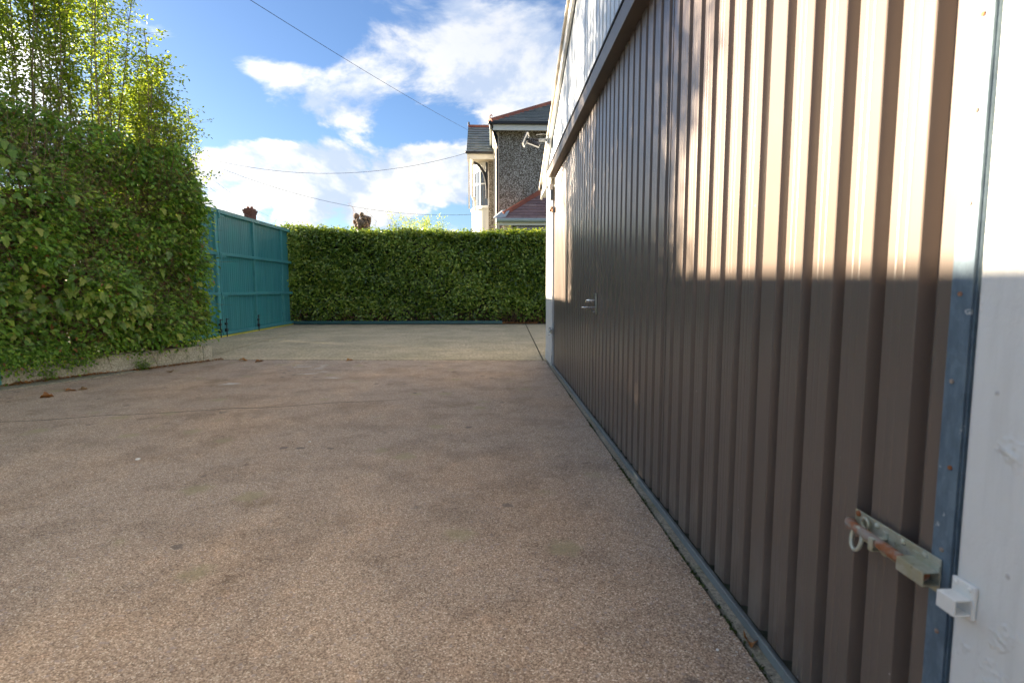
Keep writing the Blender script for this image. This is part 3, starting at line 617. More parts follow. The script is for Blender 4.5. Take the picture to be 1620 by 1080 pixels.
cm = MB(); ss = np.linspace(-.3, LEN-.35, 22); zz = np.linspace(.2, 2.3, 14)
cvv = [tuple(bed(a, .62+random.uniform(-.12, .12), b)) for b in zz for a in ss]; k = len(ss)
cm.add(cvv, [(j*k+i, j*k+i+1, (j+1)*k+i+1, (j+1)*k+i) for j in range(len(zz)-1) for i in range(k-1) if rng.random() > .012])
cm.build('twig_core', M_bark, oh)
# ivy leaves big enough to pick out singly
outl = [(0, 0), (.10, .30), (.40, .42), (.34, .20), (.62, .26), (1.0, 0), (.62, -.26), (.34, -.20), (.40, -.42), (.10, -.30)]
def ivy_mesh(i):
    vs = [(0, 0, 0)]+[(a+rng.normal(0, .02), b*(1+rng.normal(0, .06)), .10*abs(b)*2-.12*a*a+rng.normal(0, .015)) for a, b in outl]; vs.append((.45, 0, -.03))
    me = bpy.data.meshes.new('ivy_leaf'); m_ = len(outl); me.from_pydata(vs, [], [(m_+1, 1+j, 1+(j+1) % m_) for j in range(m_)]); me.materials.append(L_ivy); return me
ivm = [ivy_mesh(i) for i in range(6)]
spots = []
while len(spots) < 230:
    c = rng.random()
    if c < .42: s, z = rng.normal(.55, .35), rng.normal(.95, .17)
    elif c < .62: s, z = rng.normal(1.35, .22), rng.normal(.75, .16)
    elif c < .86: s, z = rng.normal(.0, .22), rng.normal(2.25, .35)
    else: s, z = rng.uniform(.2, LEN), rng.uniform(.4, 2.4)
    if -.3 < s < LEN and .33 < z < 2.95: spots.append((s, z))
for i, (s, z) in enumerate(spots):
    o = bpy.data.objects.new('ivy_leaf', ivm[i % 6]); COL.objects.link(o); o.parent = oh; o.matrix_parent_inverse = Matrix.Translation(-oh.location)
    nn = (Vector(no3)*1.0+Vector((0, 0, .55))+Vector(rng.normal(0, .28, 3))).normalized(); tt = Vector((rng.normal(0, .4), rng.normal(0, .4), -1)); tt = (tt-nn*tt.dot(nn)).normalized()
    size = rng.uniform(.07, .14); bb = nn.cross(tt); Mx = Matrix((tt, bb, nn)).transposed().to_4x4()
    o.matrix_basis = Matrix.Translation(bed(s, float(bulge(np.array(s), np.array(z)))-.10-rng.random()*.05, z)) @ Mx @ Matrix.Scale(size, 4)

# tall shrubs standing out of the hedge
def tall_shrub(label, s0, s1, d0, d1, ztop, nst, nleaf, lean, zlow, dens_lo):
    b = bed((s0+s1)/2, (d0+d1)/2, .19); g = thing('tall_shrub', tuple(b), label, 'shrub', 'tall leafy shrubs rising out of the hedge')
    tips = []; allpts = []
    for i in range(nst):
        p = bed(rng.uniform(s0, s1), rng.uniform(d0, d1), .19); zt = ztop*rng.uniform(.80, 1.04); n = 12; pts = [p]; dx = Vector(rng.normal(0, .012, 3)); q = p.copy()
        for k in range(n):
            dx = dx*.88+Vector(rng.normal(0, .014, 3)); q = q+Vector((dx.x+lean[0]*k/n*.35, dx.y+lean[1]*k/n*.35, 0))*((zt-.19)/n/.36)+Vector((0, 0, (zt-.19)/n)); pts.append(q.copy())
        MB().tube(pts, [.011*(1-.85*k/n)+.003 for k in range(n+1)], 5).build('stem', M_stembark, g, smooth=True); allpts.append(pts)
    bs, bd_, bl, cen = [], [], [], []
    for pts in allpts:
        for j in range(int(nleaf/nst)):
            f = rng.random(); f = f if rng.random() > dens_lo else f**.5; zq = zlow+(pts[-1].z-zlow)*f; kf = (zq-.19)/(pts[-1].z-.19)*12; k = min(int(kf), 11); p = pts[k].lerp(pts[k+1], kf-k)
            dv = Vector((rng.normal(0, 1), rng.normal(0, 1), rng.normal(.5, .5))).normalized(); l = rng.uniform(.14, .60)*(1-.45*f); bs.append(p); bd_.append(dv); bl.append(l)
            for q in (.45, .75, 1.0): cen.append(p+dv*l*q)
    twigs('twig', bs, bd_, bl, .0032, M_stembark, g, 3, .12, 3, kind='stuff')
    cen = np.array([tuple(c) for c in cen]); ou = rng.normal(0, .6, (len(cen), 3))+np.array([0, 0, .4])
    pos, nrm, tan, ids = cluster_leaves(cen, ou, 4, .03, rng, .1); ti = np.clip(rng.normal(.5, .22, len(pos)), 0, 1)
    sz = rng.uniform(.034, .058, len(pos)); leaves('foliage', pos, nrm, tan, sz, sz*.55, ti, L_shrub, g)
tall_shrub('tallest leafy shrub, its top cut by the upper left corner of the view', -.1, .85, .35, 1.2, 6.2, 17, 950, (-.005, .0), 2.6, .75)
tall_shrub('tall airy shrub between the tallest one and the lower bright one', .8, 1.65, .30, 1.2, 6.0, 17, 1050, (.006, .0), 2.7, .6)
tall_shrub('lower bright yellow green shrub at the hedge end nearest the utility pole', 1.6, 2.5, .2, 1.0, 4.45, 22, 1250, (-.01, -.01), 2.4, .2)

# dense evergreen standing past the left edge of the view; its shade falls on the brown door
et = thing('evergreen_tree', (-8.9, 8.55, 0), 'dense dark evergreen tree past the left edge, behind the teal gate', 'tree')
MB().tube([(-8.9, 8.55, 0), (-8.88, 8.55, 2.0), (-8.9, 8.53, 4.2), (-8.9, 8.55, 5.6)], [.16, .13, .08, .02], 9).build('trunk', M_bark, et, smooth=True)
K = 1500; th_ = rng.uniform(0, 2*np.pi, K); zz_ = rng.uniform(3.3, 5.6, K); rr_ = (1.15*np.sqrt(np.clip(1-((zz_-4.4)/1.15)**2, .02, 1))+.12*np.sin(zz_*7)+.18*np.sin(th_*3+zz_*4))*rng.random(K)**.4
cen = np.column_stack([-8.9+rr_*np.cos(th_), 8.55+rr_*np.sin(th_), zz_]); ou = np.column_stack([np.cos(th_), np.sin(th_), .4+0*th_])
pos, nrm, tan, ids = cluster_leaves(cen, ou, 9, .07, rng); leaves('crown', pos, nrm, tan, .085, .05, np.clip(rng.normal(.4, .2, len(pos)), 0, 1), L_back, et)
twigs('branch', np.tile(np.array([-8.9, 8.75, 0]), (60, 1))+np.column_stack([np.zeros((60, 2)), rng.uniform(1.8, 5, 60)]), np.column_stack([rng.normal(0, 1, (60, 2)), rng.uniform(.2, .6, 60)]), rng.uniform(.5, .9, 60), .02, M_bark, et)

t2 = thing('pine_tree', (-11.4, 12.6, 0), 'tall bare trunked tree behind the gate, its high crown behind the tall shrubs', 'tree')
MB().tube([(-11.4, 12.6, 0), (-11.38, 12.6, 3.0), (-11.4, 12.58, 6.2), (-11.4, 12.6, 8.3)], [.14, .11, .08, .02], 9).build('trunk', M_bark, t2, smooth=True)
K = 420; th_ = rng.uniform(0, 2*np.pi, K); zz_ = rng.uniform(5.7, 8.4, K); rr_ = (1.25-.35*np.abs(zz_-6.9)+.15*np.sin(zz_*5)+.12*np.sin(th_*3+zz_*4))*rng.random(K)**.4
cen = np.column_stack([-11.4+rr_*np.cos(th_), 12.6+rr_*np.sin(th_), zz_]); ou = np.column_stack([np.cos(th_), np.sin(th_), .4+0*th_])
pos, nrm, tan, ids = cluster_leaves(cen, ou, 8, .08, rng); leaves('crown', pos, nrm, tan, .10, .055, np.clip(rng.normal(.5, .2, len(pos)), 0, 1), L_shrub, t2)
twigs('branch', np.tile(np.array([-11.4, 12.6, 0]), (40, 1))+np.column_stack([np.zeros((40, 2)), rng.uniform(5.2, 7.8, 40)]), np.column_stack([rng.normal(0, 1, (40, 2)), rng.uniform(.2, .6, 40)]), rng.uniform(.6, 1.1, 40), .02, M_bark, t2)

# weeds and litter at the foot of the bed wall
def weed(c, n, h, label):
    g = thing('weed', c, label, 'weed', 'small weeds at the bed wall')
    st = np.tile(np.array(c), (n, 1))+rng.normal(0, .03, (n, 3))*np.array([1, 1, 0]); dr = np.column_stack([rng.normal(0, .55, (n, 2)), np.ones(n)])
    twigs('stem', st, dr, rng.uniform(.5, 1, n)*h, .002, L_moss, g)
    cen = np.repeat(st, 4, 0)+np.repeat(dr/np.linalg.norm(dr, axis=1, keepdims=True), 4, 0)*(rng.random((n*4, 1))*h)
    pos, nrm, tan, ids = cluster_leaves(cen, np.tile([0, 0, 1.], (len(cen), 1)), 4, .014, rng); leaves('foliage', pos, nrm, tan, .026, .011, rng.uniform(.2, .6, len(pos)), L_hedge, g)
c = bed(1.5, -.05, 0); weed(tuple(c), 26, .20, 'feathery green weed at the middle of the concrete bed wall')
c = bed(.42, -.04, .015); weed(tuple(c), 10, .12, 'small sparse weed under the trailing ivy of the bed wall')
N = 900; s = rng.uniform(-.3, LEN+.3, N); d = -np.abs(rng.normal(.02, .05, N))-.005; pos = oh_pts(s, d, np.where(s < 1.1, .02, .006)+rng.random(N)*.012)
tag(leaves('leaf_litter', pos, rng.normal(0, .35, (N, 3))+np.array([0, 0, 1.]), rng.normal(0, 1, (N, 3))*np.array([1, 1, .2]), rng.uniform(.015, .04, N), .014, rng.random(N), L_dead), 'brown crumbled leaf litter along the foot of the concrete bed wall', 'leaf litter')
def dead_leaf(loc, size, label, rz, curl=.35, grp=None):
    n = 7; vs = []; fs = []
    for i in range(n):
        a = i/(n-1); wd = .5*math.sin(math.pi*(a*.92+.04))**.8*(1+.18*math.cos(i*2.6))
        for j, b in enumerate((-1, -.5, 0, .5, 1)): vs.append((a-.5, b*wd*.8, curl*(b*b*wd*1.0-.12)*(1+.5*math.sin(i*1.7+j))+.07*math.sin(a*5)+.06))
    for i in range(n-1):
        for j in range(4): fs.append((i*5+j, i*5+j+1, i*5+j+6, i*5+j+5))
    m = MB(); m.add(vs, fs); o = m.build('fallen_leaf', L_dead1, smooth=True); o.location = loc; o.rotation_euler = (rng.normal(0, .1), rng.normal(0, .1), rz); o.scale = (size,)*3
    tag(o, label, 'leaf', grp)
def gp_(u, v, z=0.): r = ray(u, v); return Vector((0, 0, EYE))+r*((z-EYE)/r.z)
dead_leaf(gp_(1187, 1016, .006), .06, 'curled orange dead leaf against the bottom rail of the brown door', 1.2, .8)
for k, (u, v, w_) in enumerate([(14, 606, 'leftmost'), (26, 604, 'rearmost'), (38, 606, 'second from the right'), (22, 609, 'frontmost'), (46, 606, 'rightmost')]): dead_leaf(gp_(u, v, .016), .10, w_+' orange dead leaf of the pile by the bed wall', k*1.3, .5, 'orange dead leaves piled at the left end of the bed wall')
dead_leaf(gp_(74, 628, 0.002), .11, 'pale curled dead leaf on the asphalt in front of the concrete bed', .4, .7)
dead_leaf(gp_(112, 618, 0.002), .10, 'long flattened brown leaf beside the kerb strip end', .9, .3)
dead_leaf(gp_(131, 616, 0.002), .09, 'reddish dead leaf between the kerb strip end and the green weed', .2, .3)
dead_leaf(gp_(270, 588, 0.002), .12, 'flat brown dead leaf near the far end of the bed wall', 2.1, .3)
dead_leaf(gp_(385, 570, 0.006), .12, 'dark leaf on the seam where asphalt meets the concrete apron', .1, .4)
dead_leaf(gp_(410, 572, 0.006), .12, 'brown leaf on the asphalt seam, right of the darker one', .5, .4)
dead_leaf(gp_(553, 570, 0.006), .10, 'greenish leaf scrap on the seam in the middle of the yard', .5, .4)
dead_leaf(gp_(105, 550+66, 0.002), .06, 'small dark leaf scrap near the kerb strip', 1.5, .3)
# pale pebbles
def pebble(u, v, s, label):
    bm = bmesh.new(); bmesh.ops.create_icosphere(bm, subdivisions=2, radius=1)
    for q in bm.verts: q.co *= 1+rng.normal(0, .09)
    me = bpy.data.meshes.new('pebble'); bm.to_mesh(me); bm.free(); me.materials.append(M_quartz); o = bpy.data.objects.new('pebble', me); COL.objects.link(o)
    p = gp_(u, v); o.location = (p.x, p.y, s*.3); o.scale = (s, s*.8, s*.5); o.rotation_euler.z = u; tag(o, label, 'pebble', 'pale pebbles loose on the yard')
pebble(218, 727, .016, 'white pebble on the open asphalt in the left half of the yard')
pebble(1135, 1028, .006, 'tiny pale stone on the asphalt near the orange leaf')
pebble(490, 699, .010, 'small white stone in the middle of the asphalt yard')
pebble(314, 573, .020, 'pale stone at the far corner of the concrete bed wall')
# loose grit
N = 1500; gx_ = rng.uniform(-5.5, .74, N); gy_ = 1.2+9*rng.random(N)**1.6; ed = rng.random(N) < .3; gx_[ed] = .755-np.abs(rng.normal(0, .03, ed.sum())); gm = MB()
for x, y in zip(gx_, gy_):
    r_ = rng.uniform(.0022, .0055); q = [Vector((x, y, r_*.5))+Vector(v)*r_*rng.uniform(.7, 1.2) for v in ((1, 0, 0), (0, 1, 0), (-1, 0, 0), (0, -1, 0), (0, 0, .8), (0, 0, -.5))]
    gm.add(q, [(0, 1, 4), (1, 2, 4), (2, 3, 4), (3, 0, 4), (1, 0, 5), (2, 1, 5), (3, 2, 5), (0, 3, 5)], 0, float(rng.random()))
M_grit = tilemat('grit_stone', [(.12, .09, .07), (.42, .34, .27), (.62, .57, .50), (.25, .17, .12)], .8)
tag(gm.build('grit', M_grit), kind='stuff')
# chalky scuffs on the asphalt
for pts in ([(415, 583), (440, 579), (470, 577), (492, 578), (510, 576), (500, 580), (478, 581), (450, 582)], [(450, 594), (480, 591), (505, 588), (522, 587), (516, 590), (496, 592), (470, 595)], [(345, 608), (362, 605.5), (381, 605.5), (372, 608.5), (356, 609.5)], [(500, 583), (513, 577), (517, 578), (506, 585)], [(519, 597), (532, 596.5), (530, 599), (521, 599)]):
    pp = [gp_(u, v, .003) for u, v in pts]; m = MB(); c = sum(pp, Vector())/len(pp)
    for rep in range(9):
        j = rng.integers(len(pp)); k = (j+1) % len(pp); q = pp[j].lerp(pp[k], rng.random()); q = q.lerp(c, rng.random()*.9); rx, ry = rng.uniform(.025, .10), rng.uniform(.006, .022)
        ring = [(q.x+rx*math.cos(a)*(1+rng.normal(0, .25)), q.y+ry*math.sin(a)*(1+rng.normal(0, .25)), .003+rep*.0002) for a in np.linspace(0, 2*math.pi, 10)[:-1]]; m.add(ring, [tuple(range(9))])
    tag(m.build('scuff_mark', M_chalk), kind='structure')

# ------------------------------------------------------------------ neighbouring house
hs = thing('house', (3, 24, 0), 'two storey pebbledash house with slate roof behind the clipped hedge', 'house')
YW = 21.0
ex = at(775, 200, 20.5).x; ez = at(775, 198, 20.5).z        # front left eaves corner
xw = at(787, 300, YW).x
MB().box((xw, YW, 0), (9, 30, ez-.05)).build('wall', M_pebble, hs)
MB().box((xw-.03, YW-.025, 0), (xw+.06, YW-.002, ez-.1)).build('corner_board', M_cream, hs)
# eaves: soffit, fascia, gutter along the side facing the yard
MB().box((ex+.05, 20.58, ez-.05), (9, YW+.3, ez-.005)).build('soffit', M_cream, hs)
MB().box((ex+.10, 20.545, ez-.16), (9, 20.578, ez+.03)).build('fascia', M_trimwhite, hs)
MB().box((ex-.06, 20.44, ez+.035), (9, 20.56, ez+.14)).build('gutter', M_black, hs, bevel=.02)
MB().box((ex-.02, 20.6, ez-.12), (ex+.045, 29, ez+.10)).build('front_gutter', M_gutter, hs, bevel=.02)
MB().prism([(ex+.06, 20.62, ez-.06), (ex+.06, 27, ez-.06), (xw-.01, 27, ez-.75), (xw-.01, 20.62, ez-.75)], (.02, 0, 0)).build('eaves_boxing', M_cream, hs)
# hip roof: slope facing the yard
rise = 1.75/3
def roofpt(a, b): return Vector((ex+a, 20.5+b, ez+.12+b*rise))     # a along x, b up the slope (plan)
core_ = MB().add([roofpt(.0, 0), roofpt(9, 0), roofpt(9, 4), roofpt(4, 4)], [(0, 1, 2, 3)]).add([roofpt(0, 0), roofpt(4, 4), (ex+4, 27, ez+.12+4*rise), (ex, 31, ez+.12)], [(0, 1, 2, 3)]).build('roof', M_slate, hs)
def slating(parent, o, ax, up, nrm, L, H, course, width, thick, clip, m, name, kind, single=False):
    mb = MB(); r = 0; b = 0.; cnt = 0
    while b < H:
        a = -width*(.5 if r % 2 else 0)
        while a < L:
            a0, a1 = max(a, 0, clip(b)), min(a+width-.012, L)
            if a1-a0 > .03:
                P = [o+ax*a0+up*b, o+ax*a1+up*b, o+ax*a1+up*(b+course*1.15), o+ax*a0+up*(b+course*1.15)]; jit = random.uniform(0, .006)
                P = [p+nrm*((thick*1.6 if i < 2 else .004)+jit) for i, p in enumerate(P)]
                if single: MB().prism(P, -nrm*thick).build(name, m, parent)
                else: mb.prism(P, -nrm*thick, 0, random.random())
                cnt += 1
            a += width
        b += course; r += 1
    if not single: mb.build(name, m, parent, kind=kind)
upv = Vector((0, 1, rise)).normalized(); nv = Vector((0, -rise, 1)).normalized(); pf = math.sqrt(1+rise**2)
slating(core_, roofpt(0, 0), Vector((1, 0, 0)), upv, nv, 6.5, 3.6*pf, .22, .32, .03, lambda b: b/pf, M_slate, 'slates', 'stuff')
hp = [roofpt(k*.36, k*.36)+Vector((0, 0, .02)) for k in range(12)]
for a, b in zip(hp[:-1], hp[1:]):
    d_ = (b-a); sd = Vector((1, -1, 0)).normalized()*.13; u_ = Vector((0, 0, .10))
    MB().prism([a-sd-Vector((0, 0, .05)), a-sd*.5+u_*.7, a+u_, a+sd*.5+u_*.7, a+sd-Vector((0, 0, .05))], d_*1.04).build('hip_tile', M_terra, core_)
MB().tube([(ex+.02, 20.52, ez+.15), (ex+.0, 20.5, ez+.30), (ex+.05, 20.5, ez+.37), (ex+.09, 20.5, ez+.30)], .02, 6).build('finial', M_terra, core_)
# downpipe at the corner
dp0 = Vector((xw-.10, YW-.06, 0))
MB().tube([(ex+.05, 20.5, ez+.02), (ex+.1, 20.6, ez-.12), (xw-.02, YW-.1, ez-.30), (xw-.02, YW-.1, ez-.5), (xw-.02, YW-.1, 0)], .045, 8).build('downpipe', M_black, hs, smooth=40)
MB().box((xw-.14, YW-.05, 0), (xw-.09, YW+.0, ez-.4)).build('vent_pipe', M_cream, hs)
# front wing with bow window
YB = 23.4; wx0 = at(772, 300, YB).x
MB().box((wx0, YB, 0), (xw-.005, 29, at(772, 246, YB).z)).build('wing_wall', M_pebble, hs)
we = at(738, 241, 22.9); wr = at(741, 201, 24.6)
wroof = MB().prism([we, (xw, we.y, we.z), (xw, wr.y, wr.z), wr], (0, .02, -.06)).prism([wr, (xw, wr.y, wr.z), (xw, 2*wr.y-we.y, we.z), (we.x, 2*wr.y-we.y, we.z)], (0, -.02, -.06)).build('wing_roof', M_slate, hs)
wu = Vector((0, wr.y-we.y, wr.z-we.z)); wl = wu.length; wu.normalize(); wn = Vector((0, -wu.z, wu.y))
slating(wroof, we+wn*.004, Vector((1, 0, 0)), wu, wn, xw-we.x-.02, wl, .22, .32, .03, lambda b: 0, M_slate, 'slates', 'stuff')
for k in range(5):
    a = Vector((wr.x+k*.26, wr.y, wr.z)); MB().prism([a+Vector((0, -.12, -.03)), a+Vector((0, -.07, .06)), a+Vector((0, 0, .09)), a+Vector((0, .07, .06)), a+Vector((0, .12, -.03))], (.25, 0, 0)).build('ridge_tile', M_terra, wroof)
MB().tube([wr+Vector((.02, 0, .05)), wr+Vector((.02, 0, .2))], .04, 6).build('finial', M_black, wroof)
MB().box((we.x-.05, we.y-.12, we.z-.06), (xw-.15, we.y-.005, we.z+.03)).build('wing_gutter', M_black, hs, bevel=.02)
MB().box((we.x+.02, we.y+.002, we.z-.26), (xw-.12, we.y+.05, we.z-.065)).build('wing_fascia', M_trimwhite, hs)
MB().box((we.x+.02, we.y+.055, we.z-.24), (xw-.1, 26.3, we.z-.19)).build('wing_soffit', M_cream, hs)
MB().box((we.x+.06, we.y+.0, at(745, 330, we.y).z), (we.x+.12, we.y+.05, we.z-.27)).tube([(we.x+.22, we.y+.05, we.z-.27), (we.x+.22, we.y+.05, we.z-1.7), (we.x+.32, we.y+.2, we.z-1.9), (we.x+.32, we.y+.2, at(750, 335, we.y).z)], .05, 8).build('wing_downpipe', M_trimwhite, hs, smooth=40)
# bracket under the eaves
br = []
for k in range(10):
    a = k/9*math.pi/2; br.append((wx0-.02-.62*(math.sin(a)), YB-.05, we.z-.28-1.05*(1-math.cos(math.pi/2-a)) if False else we.z-1.25+.97*math.sin(a)))
br = [(wx0-.05-.60*(1-math.cos(a)), YB-.08, we.z-1.35+1.05*math.sin(a)) for a in np.linspace(0, math.pi/2, 10)]
MB().tube(br, .055, 6).tube([(wx0-.05, YB-.08, we.z-1.75), (wx0-.05, YB-.08, we.z-.3)], .045, 6).build('bracket', M_black, hs)
# bow window: half cylinder bulging towards the street
bc = Vector((wx0+.02, YB+.95, 0)); br_ = .98; zs = at(760, 332, YB+.6).z; zt_ = at(760, 275, YB+.6).z; ztop = we.z-.245
def arc(r, z, a0, a1, n): return [(bc.x-r*math.cos(a)*.74, bc.y-r*math.sin(a), z) for a in np.linspace(a0, a1, n)]
def band(r0, r1, z0, z1, a0=-math.pi/2, a1=math.pi/2, n=18):
    m = MB(); i0, o0, i1, o1 = arc(r0, z0, a0, a1, n), arc(r1, z0, a0, a1, n), arc(r0, z1, a0, a1, n), arc(r1, z1, a0, a1, n); vs = i0+o0+i1+o1; fs = []
    for k in range(n-1): fs += [(n+k, n+k+1, 3*n+k+1, 3*n+k), (k+1, k, 2*n+k, 2*n+k+1), (2*n+k, 3*n+k, 3*n+k+1, 2*n+k+1), (k, k+1, n+k+1, n+k)]
    fs += [(0, n, 3*n, 2*n), (n-1, 3*n-1, 4*n-1, 2*n-1)]; m.add(vs, fs); return m
band(.7, br_, 0, zs-.05).build('bay_base', M_trimwhite, hs)
sill = band(.7, br_+.07, zs-.048, zs+.03).build('bay_sill', M_trimwhite, hs)
band(.7, br_, zt_+.06, ztop).build('bay_head', M_trimwhite, hs)
win = band(br_-.10, br_-.02, zs+.032, zs+.10).build('bow_window', M_upvc, hs)
zm = zs+(zt_-zs)*.66; angs = np.linspace(-math.pi/2, math.pi/2, 7)
band(br_-.10, br_-.02, zt_-.02, zt_+.058).build('window_head', M_upvc, win); band(br_-.09, br_-.03, zm-.03, zm+.03).build('transom', M_upvc, win)
for a in angs: band(br_-.10, br_-.015, zs+.10, zt_-.02, a-.04, a+.04, 3).build('mullion', M_upvc, win)
for a, b in zip(angs[:-1], angs[1:]):
    for z0, z1 in ((zs+.10, zm-.03), (zm+.03, zt_-.02)): band(br_-.07, br_-.06, z0, z1, a+.04, b-.04, 4).build('pane', M_glass, win)
# lean-to with hipped clay tile roof
YL = 19.6; lz = at(800, 349, YL).z; lx = at(786, 349, YL).x; lrise = .80
MB().box((lx+.25, YL+.3, 0), (7, YW-.002, lz-.10)).build('lean_to_wall', M_pebble, hs)
MB().box((lx+.1, YL+.02, lz-.16), (7, YL+.06, lz-.01)).build('lean_to_fascia', M_trimwhite, hs)
MB().tube([(lx-.02, YL-.05, lz+.01), (7, YL-.05, lz+.01)], .075, 10).build('lean_to_gutter', M_gutter, hs, smooth=40)
MB().box((lx+.05, YL+.061, lz-.12), (7, YL+.3, lz-.10)).build('lean_to_soffit', M_trimwhite, hs)
lw = MB().box((lx+.75, YL+.24, lz-1.3), (6.5, YL+.296, lz-.17)).build('lean_to_window', M_glass, hs)
for k in range(6): MB().box((lx+.70+k*1.0, YL+.215, lz-1.3), (lx+.76+k*1.0, YL+.238, lz-.17)).build('frame', M_upvc, lw)
MB().box((lx+.22, YL+.2, 0), (lx+.55, YL+.29, lz-.13)).box((lx+.02, YL+.0, 0), (lx+.09, YL+.09, lz-.06)).build('lean_to_post', M_cream, hs)
ho = Vector((lx, YL, lz+.06)); hend = YW-YL
lroof = MB().prism([ho, ho+Vector((7, 0, 0)), ho+Vector((7, hend, hend*lrise)), ho+Vector((hend*1.15, hend, hend*lrise))], (0, 0, -.05)).build('lean_to_roof', M_purple, hs)
lu = Vector((0, 1, lrise)).normalized(); ln_ = Vector((0, -lrise, 1)).normalized(); lp = math.sqrt(1+lrise**2)
slating(lroof, ho+ln_*.004, Vector((1, 0, 0)), lu, ln_, 2.4, hend*lp, .20, .29, .02, lambda b: b/lp*1.15, M_purple, 'roof_tile', None, True)
hv = Vector((1.15, 1, lrise)); L_ = hend
for k in range(5):
    a = ho+hv*(.12+.88*k/5)*L_; d_ = hv*(.88/5*1.05)*L_; sd = Vector((1, -1.15, 0)).normalized()*.12; u_ = Vector((0, 0, .13))
    MB().prism([a-sd-Vector((0, 0, .06)), a-sd*.5+u_*.8, a+u_, a+sd*.5+u_*.8, a+sd-Vector((0, 0, .02))], d_).build('hip_tile', M_terra, lroof)
MB().prism([ho+Vector((-.12, 0, .02)), ho+Vector((.30, 0, .06)), ho+hv*.20+Vector((.22, 0, .13)), ho+hv*.22+Vector((-.06, 0, .12))], (0, .12, .06)).build('lead_flashing', M_lead, lroof)

# distant house whose chimney shows above the gate
fh = thing('house', (-18, 43, 0), 'distant brick house of which only the chimney shows above the teal gate', 'house')
c0 = at(397, 355, 40)
MB().box((c0.x-4, 38, 0), (c0.x+4, 46, 3.9)).build('wall', M_brick, fh)
rf = MB().prism([(c0.x-4.3, 37.7, 3.9), (c0.x-4.3, 46.3, 3.9), (c0.x-4.3, 42, 5.5)], (8.6, 0, 0)).build('roof', M_slate, fh)
zt2 = at(397, 331, 40).z+.12; hw = .33
ch = MB().box((c0.x-.27, 39.6, 3.8), (c0.x+.27, 40.3, zt2-.48)).build('chimney', M_brick, rf)
MB().box((c0.x-.31, 39.55, zt2-.478), (c0.x+.31, 40.35, zt2-.33)).box((c0.x-.345, 39.5, zt2-.328), (c0.x+.345, 40.4, zt2-.20)).box((c0.x-.27, 39.6, zt2-.198), (c0.x+.27, 40.3, zt2-.10)).build('chimney_cap', M_brick, fh)
for q in (-.13, .13): MB().tube([(c0.x+q, 39.95, zt2-.09), (c0.x+q, 39.95, zt2+.05)], [.10, .085], 10).build('chimney_pot', M_terra, fh)
MB().tube([(c0.x-.1, 40, zt2), (c0.x-.1, 40, zt2+.75)], .02, 5).build('aerial', M_wire, fh)

# pollarded trunk and a bush behind the hedge
pt = thing('pollarded_tree', tuple(at(572, 460, 21.5)*1.0-Vector((0, 0, at(572, 460, 21.5).z))), 'knobbly cut back tree trunk with thin twigs showing above the hedge', 'tree')
bx0 = at(575, 350, 21.5); tp = []
MB().tube([(bx0.x, 21.5, 0), (bx0.x+.05, 21.5, 1.8), (bx0.x, 21.5, 3.2), (bx0.x-.02, 21.5, 3.4), (bx0.x-.05, 21.5, 3.62)], [.26, .24, .25, .27, .18], 12).build('trunk', M_greybark, pt, smooth=True)
for k in range(28):
    a = random.random()*6.28; zz_ = random.uniform(3.35, 3.85); p = Vector((bx0.x-.04+random.uniform(.1, .30)*math.cos(a), 21.5+.25*math.sin(a), zz_)); MB().tube([p, p+Vector((math.cos(a)*.09, math.sin(a)*.09, .08)), p+Vector((math.cos(a)*.15, math.sin(a)*.15, .11))], [.10*random.uniform(.6, 1.2), .09, .03], 7).build('knuckle', M_greybark, pt, smooth=True)
n = 34; st = np.tile(np.array([bx0.x, 21.5, 3.5]), (n, 1))+rng.normal(0, .16, (n, 3))*np.array([1, 1, .5]); twigs('twig', st, np.column_stack([rng.normal(0, .45, (n, 2)), np.ones(n)]), rng.uniform(.4, 1.0, n), .006, M_bark, pt)
bp = at(660, 355, 21.5)
bu = thing('bush', (bp.x, 21.5, 0), 'feathery pale green bush tip peeping over the clipped hedge', 'bush')
n = 46; st = np.tile(np.array([bp.x, 21.5, 1.2]), (n, 1))+rng.normal(0, .1, (n, 3)); dr = np.column_stack([rng.normal(0, .30, (n, 2)), np.ones(n)]); ln = rng.uniform(2.1, 2.85, n)
twigs('branch', st, dr, ln, .012, M_stembark, bu, 4, .08)
f = rng.uniform(.6, 1., (n*34, 1)); cen = np.repeat(st, 34, 0)+np.repeat(dr/np.linalg.norm(dr, axis=1, keepdims=True)*ln[:, None], 34, 0)*f+rng.normal(0, .05, (n*34, 3))
pos, nrm, tan, ids = cluster_leaves(cen, rng.normal(0, .5, (len(cen), 3))+np.array([0, 0, .5]), 4, .04, rng); leaves('foliage', pos, nrm, tan, .06, .026, np.clip(rng.normal(.65, .2, len(pos)), 0, 1), L_shrub, bu)

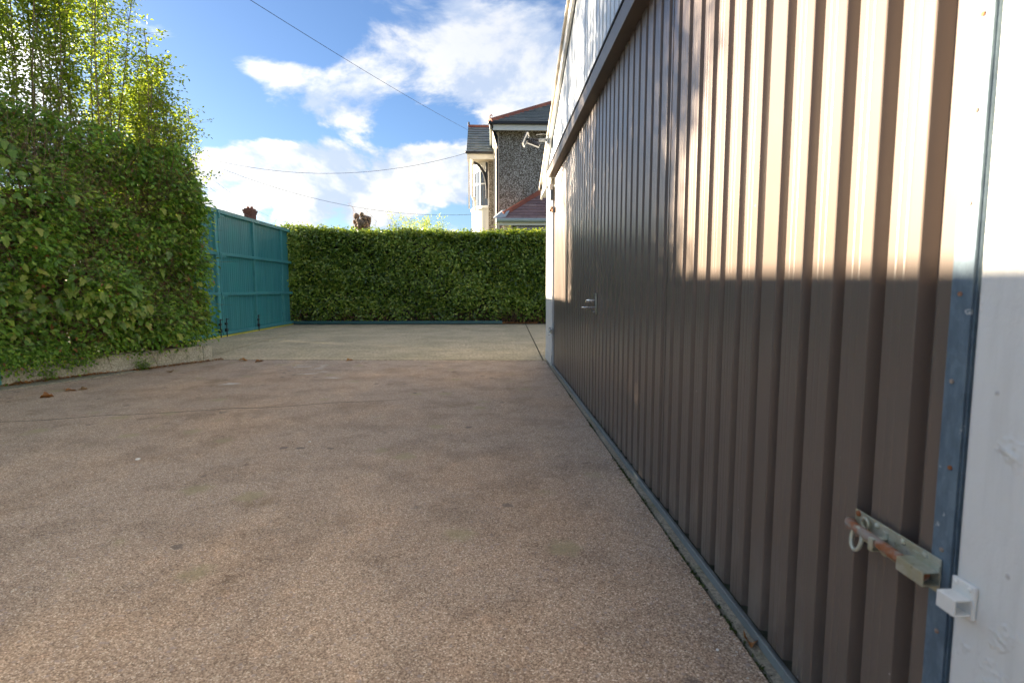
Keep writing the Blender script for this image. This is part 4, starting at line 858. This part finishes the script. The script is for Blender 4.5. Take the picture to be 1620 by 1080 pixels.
# ------------------------------------------------------------------ street furniture and cables
pp = at(281, 228, 22)
MB_ = MB().tube([(pp.x, 22, 0), (pp.x, 22, pp.z)], [.15, .115], 12)
up = thing('utility_pole', (pp.x, 22, 0), 'grey wooden cable pole whose top shows above the right end of the hedge', 'pole')
MB_.build('pole', M_greywood, up, smooth=50)
MB().tube([(pp.x, 22, pp.z-.0), (pp.x, 22, pp.z+.03)], .13, 12).build('pole_cap', M_lead, up)
MB().box((pp.x-.02, 21.8, pp.z-.42), (pp.x+.22, 21.87, pp.z-.36)).tube([(pp.x+.18, 21.83, pp.z-.36), (pp.x+.18, 21.83, pp.z-.26)], .03, 8).build('cable_bracket', M_black, up)
la = thing('street_lamp', tuple(Vector((at(296, 292, 30).x, 30, 0))), 'grey street lamp head poking out beyond the overgrown hedge', 'street lamp')
q = at(296, 292, 30); MB().tube([(q.x-.6, 30, 0), (q.x-.6, 30, q.z-.1), (q.x-.4, 30, q.z+.06), (q.x, 30, q.z+.05)], .055, 8).build('column', M_lamp, la, smooth=40)
e_ = at(319, 293, 30); MB().prism([(q.x, 29.88, q.z+.02), (q.x, 29.88, q.z+.14), (q.x+.35, 29.9, q.z+.17), (e_.x, 29.93, e_.z+.05), (e_.x, 29.93, e_.z)], (0, .24, 0)).build('lamp_head', M_lamp, la, bevel=.02)
def wire(a, b, sag, r, label):
    a, b = Vector(a), Vector(b); pts = [a.lerp(b, t)-Vector((0, 0, sag*4*t*(1-t))) for t in np.linspace(0, 1, 28)]
    tag(MB().tube(pts, r, 5, cap=False).build('cable', M_wire, smooth=True), label, 'cable', 'overhead cables')
p0 = Vector((pp.x+.18, 21.83, pp.z-.30)); 
aa = at(430, 0, 11); bb_ = at(741, 206, 24.4); wire(bb_+(aa-bb_)*1.9, bb_, .25, .0055, 'thick cable slanting down from the top of the view to the house roof')
wire(p0, at(786, 227, 20.98), .95, .007, 'nearly level cable from the utility pole to the pebbledash house corner')
wire(p0, at(752, 339, 24.0), .75, .007, 'sagging cable from the utility pole down to the bow window')
for k, (u, v, l) in enumerate([(470, 352, 'upper thin faint cable running down behind the back hedge from the pole'), (455, 362, 'middle thin faint cable running down behind the back hedge from the pole'), (430, 366, 'lowest thin faint cable running down behind the teal gate from the pole')]):
    wire(p0+Vector((-.05, .1, -.05-.35*k)), at(u, v, 60), .8, .007, l)
